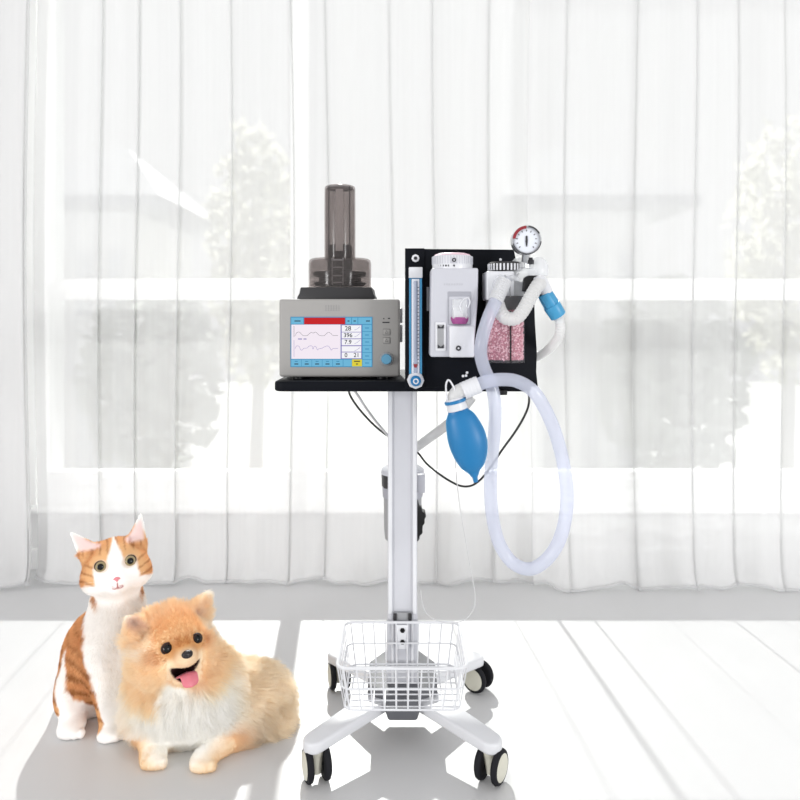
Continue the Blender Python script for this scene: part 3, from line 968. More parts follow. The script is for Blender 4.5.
port('valve_dome', 538, 276, 1.56, .021, .040, M['crystal'])
port('valve_dome', 513, 281, 1.512, .013, .012, M['crystal'])
obj('gauge_stem', cyl(P(527, 268, 1.535), P(527, 252, 1.535), .0055, n=16), M['steel'], ab)
obj('gauge_nut', lathe([(.0085, -.004), (.0085, .005), (.006, .006), (.006, .01)], P(530, 262.4, 1.535), (0, 0, 1), 6), M['ink'], ab)
obj('wishbone_clip', tube([P(x, y, 1.505) for x, y in ((505, 275), (509, 283), (512, 280), (516, 277), (519, 273))], .0015, n=8), M['grey'], ab)
obj('clip_stem', tube([P(x, y, 1.505) for x, y in ((510.5, 283), (510, 290), (510.5, 297))], .0013, n=8), M['grey'], ab)
obj('hose_port', cyl(P(499.5, 288, 1.515), P(503, 279, 1.50), .0165, n=24, bv=.003), M['crystal'], ab)
# black bracket at the right port
hook = [(523.4, 291), (524.6, 278), (528, 275.4), (540, 275.4), (545.6, 279), (546.4, 287), (543.5, 295.6), (539, 296), (536, 291), (528, 292)]
obj('port_bracket', prism_xz(ppoly(hook, 1.508), 1.508, 1.528, .002, 2), M['blackp'], ab, label='black bracket at the right port')

# ------------------------------------------------------------------ pressure gauge
GZ = 1.505
gc = P(526.6, 240.2, GZ)
pg = thing('pressure_gauge', 'round pressure gauge with white dial on top of the pink absorber', 'gauge', (gc.x, GZ + .02, az(256, GZ)))
gr_ = 14.6 * GZ / F
obj('gauge_case', lathe([(0, -.026), (gr_ - .004, -.026), (gr_, -.022), (gr_, .002), (gr_ - .002, .004), (gr_ - .004, .002), (gr_ - .004, -.003), (0, -.003)], gc, (0, -1, 0), 48), M['steel'], pg)
obj('dial_face', lathe([(0, -.0025), (gr_ - .0038, -.0025), (gr_ - .0038, -.001), (0, -.001)], gc, (0, -1, 0), 48), M['dial'], pg)
def arc_band(r0, r1, a0, a1, y, n=20):
    poly = []
    for i in range(n + 1):
        a = math.radians(a0 + (a1 - a0) * i / n)
        poly.append((gc.x + r1 * math.sin(a), gc.z + r1 * math.cos(a)))
    for i in range(n, -1, -1):
        a = math.radians(a0 + (a1 - a0) * i / n)
        poly.append((gc.x + r0 * math.sin(a), gc.z + r0 * math.cos(a)))
    return prism_xz(poly, y - .0006, y + .0004)
yd = gc.y + .0008
obj('red_sector', arc_band(gr_ * .78, gr_ * .985, -84, -2, gc.y - .0042), M['red'], pg, label='red arc on the gauge rim')
obj('black_sector', arc_band(gr_ * .90, gr_ * 1.0, 6, 62, gc.y - .0042), M['ink'], pg, label='black arc on the gauge rim')
obj('black_sector', arc_band(gr_ * .93, gr_ * 1.0, 95, 255, gc.y - .0042), M['ink'], pg)
tk = bmesh.new()
for i in range(11):
    a = -135 + 27 * i
    merge(tk, arc_band(gr_ * .60, gr_ * .72, a - 3, a + 3, yd, 2))
obj('dial_ticks', tk, M['inkl'], pg, smooth=False)
nd = prism_xz([(gc.x - .001, gc.z - .013), (gc.x + .001, gc.z - .013), (gc.x + .0024, gc.z - .002), (gc.x + .0018, gc.z + .009), (gc.x - .0018, gc.z + .009), (gc.x - .0024, gc.z - .002)], yd - .0016, yd - .0006)
obj('needle', nd, M['ink'], pg)
obj('gauge_neck', cyl(gc + Vector((0, .012, -gr_ + .004)), gc + Vector((0, .022, -gr_ - .012)), .007, n=16), M['steel'], pg)

# ------------------------------------------------------------------ hoses
def hose3(pts):
    return [P(x, y, Z) for x, y, Z in pts]
main = hose3([(505, 280, 1.495), (498, 296, 1.482), (489.5, 315, 1.47), (483, 335, 1.465), (480.6, 352, 1.465), (484, 368, 1.47), (491, 384, 1.475), (495, 405, 1.475), (494.6, 430, 1.475), (491.6, 460, 1.475), (490.4, 490, 1.475), (493, 520, 1.475), (500, 545, 1.475), (513, 563, 1.475), (530, 569, 1.47), (546, 560, 1.465), (558, 543, 1.46), (565, 520, 1.455), (567, 493, 1.45), (563, 462, 1.445), (555, 432, 1.44), (544, 407, 1.435), (532, 390, 1.43), (516, 381, 1.43), (499, 379.6, 1.43), (485, 382, 1.43), (478, 385, 1.43)])
mh = tag(obj('breathing_hose', tube(main, .0132, n=20, smooth=8), M['hose'], label=None), 'long clear lavender breathing hose looping below the panel to the blue bag', 'hose')
# cuffs of the long hose
obj('hose_cuff', tube(hose3([(504.6, 281, 1.494), (500, 291, 1.485), (495.6, 301, 1.478)]), .0156, n=20, smooth=8, rib=(.005, .0016)), M['corr'], mh, label='ribbed pale cuff at the top')
wh = tag(obj('corrugated_hose', tube(hose3([(498, 305, 1.50), (501, 313, 1.49), (507, 318.5, 1.482), (516, 318, 1.48), (523, 310.5, 1.48), (530, 298, 1.482), (537, 286.5, 1.488), (540.5, 283, 1.50)]), .0146, n=18, smooth=8, rib=(.0062, .0013)), M['corr']), 'short white corrugated hose bent in a U across the absorber', 'hose')
el = tag(obj('elbow_connector', tube(hose3([(537, 283, 1.497), (541, 281.6, 1.50), (544, 286, 1.505), (546.6, 292, 1.51)]), .0128, n=18, smooth=6), M['wht']), 'white elbow connector between corrugated hose and blue coupling', 'connector')
cpl = thing('hose_coupling', 'sky blue hose coupling at the right edge of the panel', 'coupling', tuple(P(551, 304, 1.515)))
def coup(a, b_, r0, r1, nm='coupling_body'):
    return obj(nm, cyl(P(*a), P(*b_), r0, r1, n=24, bv=.002), M['bluec'], cpl)
coup((544.4, 293, 1.512), (553.4, 308, 1.517), .0158, .0165)
coup((551.4, 305, 1.516), (558.4, 316, 1.52), .0185, .0175, 'coupling_collar')
rb = bmesh.new()
ca, cb_ = P(544.4, 293, 1.512), P(553.4, 308, 1.517)
dax = (cb_ - ca).normalized()
for i in range(10):
    s = dax.orthogonal().normalized()
    s = Matrix.Rotation(2 * math.pi * i / 10, 3, dax) @ s
    merge(rb, tube([ca + s * .0157 + dax * .006, cb_ + s * .0164 - dax * .008], .0011, n=5, smooth=0))
obj('grip_ribs', rb, M['bluec'], cpl)
tag(obj('corrugated_hose', tube(hose3([(557, 314, 1.52), (560, 324, 1.525), (559, 335, 1.54), (553.5, 344, 1.575), (546, 351, 1.625), (536, 357, 1.67), (520, 360, 1.70)]), .0104, n=16, smooth=8, rib=(.006, .0012)), M['corr']), 'pale corrugated hose curving behind the right edge of the panel', 'hose')
tag(obj('scavenging_hose', tube(hose3([(404, 456, 1.90), (417, 447, 1.86), (432, 436, 1.80), (447, 425, 1.74), (460, 412, 1.68), (468, 402, 1.66), (472, 397, 1.66)]), lambda f: .0115, n=14, smooth=8), M['hoseg']), 'greyish hose slanting from the column up behind the blue bag', 'hose')

# ------------------------------------------------------------------ breathing bag
BGZ = 1.43
bag = thing('breathing_bag', 'blue rubber breathing bag hanging under the panel', 'breathing bag', tuple(P(466, 445, BGZ)))
# bag body: flattened teardrop, axis slightly tilted
A0, A1 = P(457, 408, BGZ), P(474.4, 474, BGZ)
axb = (A1 - A0)
Lb = axb.length
axb.normalize()
sdv = Vector((axb.z, 0, -axb.x)).normalized()
if sdv.x < 0:
    sdv = -sdv
prof = [(0, .019), (.06, .021), (.14, .028), (.26, .033), (.40, .0365), (.52, .037), (.64, .0348), (.76, .030), (.88, .022), (.95, .013), (1.0, .008), (1.06, .0052), (1.12, .0048)]
pr = catmull([(a, r, 0) for a, r in prof], 4)
bm = bmesh.new()
rings = []
NB = 32
for a, r, _ in pr:
    c = A0 + axb * (a * Lb) + sdv * (.004 * math.sin(a * 3.1))
    rings.append([bm.verts.new(c + sdv * r * math.cos(2 * math.pi * k / NB) + Vector((0, 1, 0)) * r * (.62 if a < 1 else .8) * math.sin(2 * math.pi * k / NB)) for k in range(NB)])
for r0, r1 in zip(rings, rings[1:]):
    for k in range(NB):
        j = (k + 1) % NB
        bm.faces.new((r0[k], r0[j], r1[j], r1[k]))
bm.faces.new(rings[0]); bm.faces.new(rings[-1])
obj('bag_body', bm, M['blue'], bag, angle=180)
# moulded seam along the right side
for ph in (0.18, math.pi - .1):
    sm = [A0 + axb * (a * Lb) + sdv * (.004 * math.sin(a * 3.1)) + sdv * (r * 1.0) * math.cos(ph) + Vector((0, -1, 0)) * r * .62 * math.sin(ph) for a, r, _ in pr[4:-6]]
    obj('bag_seam', tube(sm, .0012, n=6, smooth=0), M['bluec'], bag)
N0 = P(454.6, 398, BGZ)
obj('bag_neck', cyl(A0 + axb * .004, A0 - axb * .020, .0205, .0185, n=24, bv=.002), M['wht'], bag)
rg0 = A0 - axb * .009
obj('neck_ring', lathe([(.0190, -.003), (.0215, -.002), (.0215, .003), (.0190, .004)], rg0 - axb * .005, axb, 28), M['blue'], bag, label='blue ring on the white neck')
cn = thing('bag_connector', 'white elbow connector between clear hose and blue bag', 'connector', tuple(P(464, 392, BGZ)))
obj('elbow', tube([A0 - axb * .018, P(454.4, 397, BGZ), P(457.5, 392.6, BGZ), P(464, 389.6, BGZ), P(470, 387.4, BGZ)], lambda f: .0135 + .002 * f, n=18, smooth=6), M['corr'], cn)
obj('sleeve', tube(hose3([(463, 391, BGZ), (470, 388, BGZ), (479, 384.4, BGZ)]), .0178, n=20, smooth=6, rib=(.007, .001)), M['wht'], cn)
tag(obj('strap_loop', tube(hose3([(452.5, 401, 1.425), (455, 392, 1.42), (452, 384, 1.418), (448.4, 380, 1.418), (446, 385, 1.418), (446.6, 396, 1.42), (448.6, 408, 1.425), (451, 419, 1.432)]), .0017, n=8, smooth=8), M['wht']), 'thin white strap loop beside the neck of the blue bag', 'strap')

# ------------------------------------------------------------------ cables
cabp = hose3([(348, 388, 1.80), (351, 397, 1.82), (360, 410, 1.85), (374, 425, 1.88), (388, 436, 1.905), (404, 444, 1.91), (417, 452, 1.90), (427, 464, 1.87), (442, 476, 1.83), (458, 485, 1.80), (470, 486, 1.78), (480, 480, 1.76), (490, 468, 1.74), (502, 450, 1.72), (515, 432, 1.71), (525, 415, 1.71), (529, 402, 1.73), (528, 388, 1.78)])
tag(obj('power_cable', tube(cabp, .0027, n=8, smooth=8), M['cable']), 'thin black cable sagging behind the column from under the table', 'cable')
tag(obj('grey_cord', tube(hose3([(352, 388, 1.78), (357, 394, 1.80), (366, 408, 1.83), (378, 424, 1.87), (392, 440, 1.89), (402, 450, 1.89)]), .0032, n=8, smooth=8), M['cord']), 'pale grey cord slanting from the table to behind the column', 'cord')
tag(obj('sampling_line', tube(hose3([(453, 425, 1.47), (456, 470, 1.60), (459, 500, 1.66), (464, 530, 1.68), (470, 565, 1.70), (475, 595, 1.70), (473, 610, 1.70), (464, 620, 1.70), (450, 623, 1.70), (436, 620, 1.71), (427, 614, 1.73), (422.5, 604, 1.735), (420.5, 590, 1.74)]), .0011, n=6, smooth=8), M['cord']), 'hair-thin pale line hanging from the blue bag to the basket', 'tube')

# ------------------------------------------------------------------ filter unit behind the column
QZ = 1.90
qc = P(402.6, 0, QZ)
qs = QZ / F
def qz(y):
    return CAM_Z - (y - HORIZON) / F * QZ
fu = thing('scavenging_canister', 'grey canister with black handle clamped behind the column', 'canister', (qc.x, QZ, qz(541)))
obj('canister_body', lathe([(0, qz(541)), (14 * qs, qz(541)), (17.6 * qs, qz(538)), (18.4 * qs, qz(530)), (19 * qs, qz(496)), (0, qz(496))], (qc.x, QZ, 0), (0, 0, 1), 36), M['grey'], fu)
obj('canister_collar', lathe([(0, qz(496)), (20 * qs, qz(496)), (20.4 * qs, qz(486)), (19.4 * qs, qz(485)), (0, qz(485))], (qc.x, QZ, 0), (0, 0, 1), 36), M['vapd'], fu)
obj('canister_neck', lathe([(0, qz(486)), (20.8 * qs, qz(486)), (21.2 * qs, qz(472)), (0, qz(472))], (qc.x, QZ, 0), (0, 0, 1), 12), M['dgrey'], fu)
obj('canister_lid', lathe([(0, qz(473)), (21.8 * qs, qz(473)), (21.6 * qs, qz(469)), (17 * qs, qz(466)), (0, qz(465))], (qc.x, QZ, 0), (0, 0, 1), 36), M['vap'], fu)
obj('lid_clip', box(qc.x + 14 * qs, qc.x + 21.8 * qs, QZ - .056, QZ - .035, qz(488), qz(470), .002), M['vap'], fu)
hb_ = [(414, 500), (418, 500), (419.4, 507), (421.8, 508.4), (422.6, 513), (425, 512.6), (426.4, 517), (424.6, 519), (424.8, 524), (422.6, 526), (422.6, 534), (419.6, 536), (418.6, 541.5), (414, 542)]
obj('handle', prism_xz(ppoly(hb_, 1.86), 1.86, 1.90, .003), M['blackp'], fu, label='black notched handle on the right')


# ------------------------------------------------------------------ animals: one smooth skin each, grown from a distance field
def v3(p):
    return np.array(p[:], float)
def ell(c, r, R=None):
    """ellipsoid; R: 3x3 whose rows are its own axes"""
    c = v3(c); r = np.array(r, float)
    Rm = None if R is None else np.array(R, float)
    def f(X):
        q = X - c
        if Rm is not None:
            q = q @ Rm.T
        k0 = np.linalg.norm(q / r, axis=-1)
        k1 = np.linalg.norm(q / (r * r), axis=-1) + 1e-9
        return k0 * (k0 - 1) / k1
    return f
def cone(a, b_, r0, r1, flat=None, k=1.0):
    """tapered limb from a to b; flattened k times along the direction flat"""
    a = v3(a); b_ = v3(b_)
    fl = None if flat is None else v3(flat) / np.linalg.norm(v3(flat))
    def f(X):
        q = X - a
        d = b_ - a
        if fl is not None:
            q = q + np.outer((q.reshape(-1, 3) @ fl), fl).reshape(q.shape) * (k - 1)
            d = d + fl * (d @ fl) * (k - 1)
        t = np.clip((q @ d) / (d @ d), 0, 1)
        return (np.linalg.norm(q - t[..., None] * d, axis=-1) - (r0 + (r1 - r0) * t)) / (k if fl is not None else 1) ** .5
    return f
def smin(a, b_, k):
    h = np.clip(.5 + .5 * (b_ - a) / k, 0, 1)
    return b_ + (a - b_) * h - k * h * (1 - h)
def smax(a, b_, k):
    return -smin(-a, -b_, k)
def field(X, adds, subs):
    d = None
    for f, k in adds:
        e = f(X)
        d = e if d is None else smin(d, e, k)
    for f, k in subs:
        d = smax(d, -f(X), k)
    return d
def skin(adds, subs, lo, hi, h, floor=True):
    lo = np.array(lo, float); hi = np.array(hi, float)
    n = np.ceil((hi - lo) / h).astype(int) + 1
    ax = [lo[i] + h * np.arange(n[i]) for i in range(3)]
    G = np.empty(n)
    for i in range(n[0]):
        X = np.stack(np.meshgrid([ax[0][i]], ax[1], ax[2], indexing='ij'), -1)[0]
        G[i] = field(X, adds, subs)
    if floor:
        Z = ax[2][None, None, :]
        G = np.maximum(G, .0015 - Z)
    # surface nets
    S = G < 0
    c = np.zeros(n - 1, int)
    for dx in (0, 1):
        for dy in (0, 1):
            for dz in (0, 1):
                c += S[dx:n[0] - 1 + dx, dy:n[1] - 1 + dy, dz:n[2] - 1 + dz]
    act = (c > 0) & (c < 8)
    idx = -np.ones(n - 1, int)
    cells = np.argwhere(act)
    idx[act] = np.arange(len(cells))
    acc = np.zeros((len(cells), 3)); cnt = np.zeros(len(cells))
    corners = [(0, 0, 0), (1, 0, 0), (0, 1, 0), (1, 1, 0), (0, 0, 1), (1, 0, 1), (0, 1, 1), (1, 1, 1)]
    for a in range(8):
        for b_ in range(a + 1, 8):
            A, B = np.array(corners[a]), np.array(corners[b_])
            if abs(A - B).sum() != 1:
                continue
            ga = G[tuple((cells + A).T)]; gb = G[tuple((cells + B).T)]
            m_ = (ga < 0) != (gb < 0)
            t = np.where(m_, ga / np.where(m_, ga - gb, 1), 0)
            p = A + t[:, None] * (B - A)
            acc += p * m_[:, None]; cnt += m_
    verts = lo + h * (cells + acc / cnt[:, None])
    faces = []
    for axis in range(3):
        u, v = (axis + 1) % 3, (axis + 2) % 3
        sl0 = [slice(None)] * 3; sl1 = [slice(None)] * 3
        sl0[axis] = slice(0, n[axis] - 1); sl1[axis] = slice(1, n[axis])
        d0 = S[tuple(sl0)]; d1 = S[tuple(sl1)]
        e = np.argwhere(d0 != d1)
        e = e[(e[:, u] > 0) & (e[:, v] > 0) & (e[:, u] < n[u] - 1) & (e[:, v] < n[v] - 1)]
        eu = np.zeros(3, int); eu[u] = 1
        ev = np.zeros(3, int); ev[v] = 1
        q = [idx[tuple((e - eu - ev).T)], idx[tuple((e - ev).T)], idx[tuple(e.T)], idx[tuple((e - eu).T)]]
        q = np.stack(q, 1)
        flip = ~d0[tuple(e.T)]
        q[flip] = q[flip][:, ::-1]
        faces.append(q)
    faces = np.concatenate(faces)
    # relax a little
    for _ in range(3):
        s = np.zeros_like(verts); k = np.zeros(len(verts))
        for a, b_ in ((0, 1), (1, 2), (2, 3), (3, 0)):
            np.add.at(s, faces[:, a], verts[faces[:, b_]]); np.add.at(k, faces[:, a], 1)
            np.add.at(s, faces[:, b_], verts[faces[:, a]]); np.add.at(k, faces[:, b_], 1)
        verts = verts * .5 + .5 * s / k[:, None]
    verts[:, 2] = np.maximum(verts[:, 2], .0012)
    return verts, faces
def smooth01(x, a, b_):
    t = np.clip((x - a) / (b_ - a), 0, 1)
    return t * t * (3 - 2 * t)
def wob(p, f, s=0.0):
    """cheap smooth noise in -1..1"""
    return (np.sin(p[:, 0] * f + 1.3 * np.sin(p[:, 1] * f * .7 + s) + s) + np.sin(p[:, 1] * f * 1.1 + 1.7 * np.sin(p[:, 2] * f * .8 + 2 + s)) + np.sin(p[:, 2] * f * .9 + 1.1 * np.sin(p[:, 0] * f * 1.2 + 4 + s))) / 3
def mixc(c, col, m_):
    return c * (1 - m_[:, None]) + np.array(lin(col))[None] * m_[:, None]

def coat_mat(name, rough, transl):
    m, nt, b, o = nodes_of(name)
    a = nt.nodes.new('ShaderNodeAttribute'); a.attribute_name = 'coat'
    nt.links.new(a.outputs['Color'], b.inputs['Base Color'])
    b.inputs['Roughness'].default_value = rough
    b.inputs['Specular IOR Level'].default_value = .2
    tr = nt.nodes.new('ShaderNodeBsdfTranslucent')
    nt.links.new(a.outputs['Color'], tr.inputs['Color'])
    mx = nt.nodes.new('ShaderNodeMixShader'); mx.inputs[0].default_value = transl
    nt.links.new(b.outputs[0], mx.inputs[1]); nt.links.new(tr.outputs[0], mx.inputs[2])
    nt.links.new(mx.outputs[0], o.inputs['Surface'])
    return m
M['coat_skin'] = coat_mat('animal_skin', .85, 0.0)
M['coat_hair'] = coat_mat('animal_hair', .6, .42)

def body_obj(name, verts, faces, colour, parent):
    me = bpy.data.meshes.new(name)
    me.from_pydata(verts.tolist(), [], faces.tolist())
    n = np.array([v.normal[:] for v in me.vertices])
    col = colour(verts, n)
    at = me.attributes.new('coat', 'FLOAT_COLOR', 'POINT')
    at.data.foreach_set('color', np.c_[col, np.ones(len(col))].astype(np.float32).ravel())
    o = meshobj(name, me, M['coat_skin'], parent, angle=180)
    return o

def fur_obj(name, verts, faces, N, length, comb, colour, radius, parent, keep=None, tuft=.35, stray=.18, lift=1.0, K=6):
    tri = np.concatenate([faces[:, [0, 1, 2]], faces[:, [0, 2, 3]]])
    A = verts[tri]
    nn = np.cross(A[:, 1] - A[:, 0], A[:, 2] - A[:, 0])
    ar_ = np.linalg.norm(nn, axis=1)
    fi = rng.choice(len(tri), N, p=ar_ / ar_.sum())
    u = rng.random(N); v = rng.random(N)
    fl = u + v > 1
    u[fl], v[fl] = 1 - u[fl], 1 - v[fl]
    p = A[fi, 0] + u[:, None] * (A[fi, 1] - A[fi, 0]) + v[:, None] * (A[fi, 2] - A[fi, 0])
    # smooth normals
    vn = np.zeros_like(verts)
    for k in range(3):
        np.add.at(vn, tri[:, k], nn)
    vn /= np.linalg.norm(vn, axis=1)[:, None] + 1e-12
    n = vn[tri[fi, 0]] * (1 - u - v)[:, None] + vn[tri[fi, 1]] * u[:, None] + vn[tri[fi, 2]] * v[:, None]
    n /= np.linalg.norm(n, axis=1)[:, None]
    L = length(p, n)
    ok = (L > .0008) & (p[:, 2] > .003)
    if keep is not None:
        ok &= keep(p, n)
    p, n, L = p[ok], n[ok], L[ok]
    N = len(p)
    L = L * rng.uniform(.7, 1.12, N)
    cmb = comb(p, n)
    tf = np.stack([wob(p, 95, 0), wob(p, 90, 2.1), wob(p, 100, 4.4)], 1) * tuft + np.stack([wob(p, 260, 1), wob(p, 240, 3.1), wob(p, 250, 5.4)], 1) * tuft * .7
    d0 = n * lift + cmb * .55 + tf * .6 + rng.normal(0, stray, (N, 3))
    d1 = n * .35 * lift + cmb * 1.25 + tf + rng.normal(0, stray, (N, 3))
    d0 /= np.linalg.norm(d0, axis=1)[:, None]; d1 /= np.linalg.norm(d1, axis=1)[:, None]
    t = np.linspace(0, 1, K)
    pts = p[:, None] - n[:, None] * .0015 + L[:, None, None] * (d0[:, None] * (t - .5 * t * t)[None, :, None] + d1[:, None] * (.5 * t * t)[None, :, None])
    pts[..., 2] = np.maximum(pts[..., 2], .0012)
    base = WLOC[parent.name]
    pts = pts - np.array(base[:])
    col = colour(p, n)
    col = col * rng.uniform(.93, 1.05, N)[:, None]
    cv = bpy.data.hair_curves.new(name)
    cv.add_curves([K] * N)
    cv.attributes['position'].data.foreach_set('vector', pts.astype(np.float32).ravel())
    ra = cv.attributes.get('radius') or cv.attributes.new('radius', 'FLOAT', 'POINT')
    ra.data.foreach_set('value', (radius * np.broadcast_to((1 - .75 * t)[None], (N, K))).astype(np.float32).ravel())
    ca = cv.attributes.new('coat', 'FLOAT_COLOR', 'CURVE')
    ca.data.foreach_set('color', np.c_[np.clip(col, 0, 1), np.ones(N)].astype(np.float32).ravel())
    cv.materials.append(M['coat_hair'])
    o = bpy.data.objects.new(name, cv)
    COL.objects.link(o)
    o.parent = parent
    WLOC[o.name] = base.copy()
    o['kind'] = 'stuff'
    return o

def frame(yaw, pitch, roll):
    """rows: right, forward, up of a head that looks at the camera when all angles are zero"""
    R = Matrix.Rotation(math.radians(yaw), 3, 'Z') @ Matrix.Rotation(math.radians(-pitch), 3, 'X') @ Matrix.Rotation(math.radians(-roll), 3, 'Y')
    return np.array([(R @ Vector(a))[:] for a in ((1, 0, 0), (0, -1, 0), (0, 0, 1))])

def eye_mat(name, iris, pupil, rim):
    m, nt, b, o = nodes_of(name)
    tc = nt.nodes.new('ShaderNodeTexCoord')
    sp = nt.nodes.new('ShaderNodeSeparateXYZ')
    nt.links.new(tc.outputs['Object'], sp.inputs[0])
    cb2 = nt.nodes.new('ShaderNodeCombineXYZ')
    nt.links.new(sp.outputs['X'], cb2.inputs['X']); nt.links.new(sp.outputs['Y'], cb2.inputs['Y'])
    ln = nt.nodes.new('ShaderNodeVectorMath'); ln.operation = 'LENGTH'
    nt.links.new(cb2.outputs[0], ln.inputs[0])
    rp = nt.nodes.new('ShaderNodeValToRGB')
    e = rp.color_ramp.elements
    e[0].position = 0; e[0].color = (.004, .004, .004, 1)
    e[1].position = pupil; e[1].color = (.004, .004, .004, 1)
    for pos, c in ((pupil + .04, tuple(v * .8 for v in iris)), (pupil + (rim - pupil) * .6, iris), (rim - .02, tuple(v * .7 for v in iris)), (rim, (20, 14, 10))):
        k = e.new(pos); k.color = lin(c) + (1,)
    nt.links.new(ln.outputs['Value'], rp.inputs['Fac'])
    nt.links.new(rp.outputs['Color'], b.inputs['Base Color'])
    b.inputs['Roughness'].default_value = .04
    b.inputs['Specular IOR Level'].default_value = .32
    return m
def eye(c, r, fwd, m_, parent, name='eye'):
    """ball whose own +Z looks along fwd; unit sphere scaled so the iris pattern is in radii"""
    bm = bmesh.new()
    bmesh.ops.create_uvsphere(bm, u_segments=28, v_segments=18, radius=1.0)
    me = bpy.data.meshes.new(name)
    bm.to_mesh(me); bm.free()
    me.materials.append(m_)
    me.polygons.foreach_set('use_smooth', [True] * len(me.polygons))
    o = bpy.data.objects.new(name, me)
    COL.objects.link(o)
    o.parent = parent
    o.location = Vector(c) - WLOC[parent.name]
    o.rotation_euler = Vector(fwd).to_track_quat('Z', 'Y').to_euler()
    o.scale = (r, r, r)
    return o
def surface_of(verts, faces):
    return BVHTree.FromPolygons([tuple(v) for v in verts], [tuple(int(i) for i in f) for f in faces])

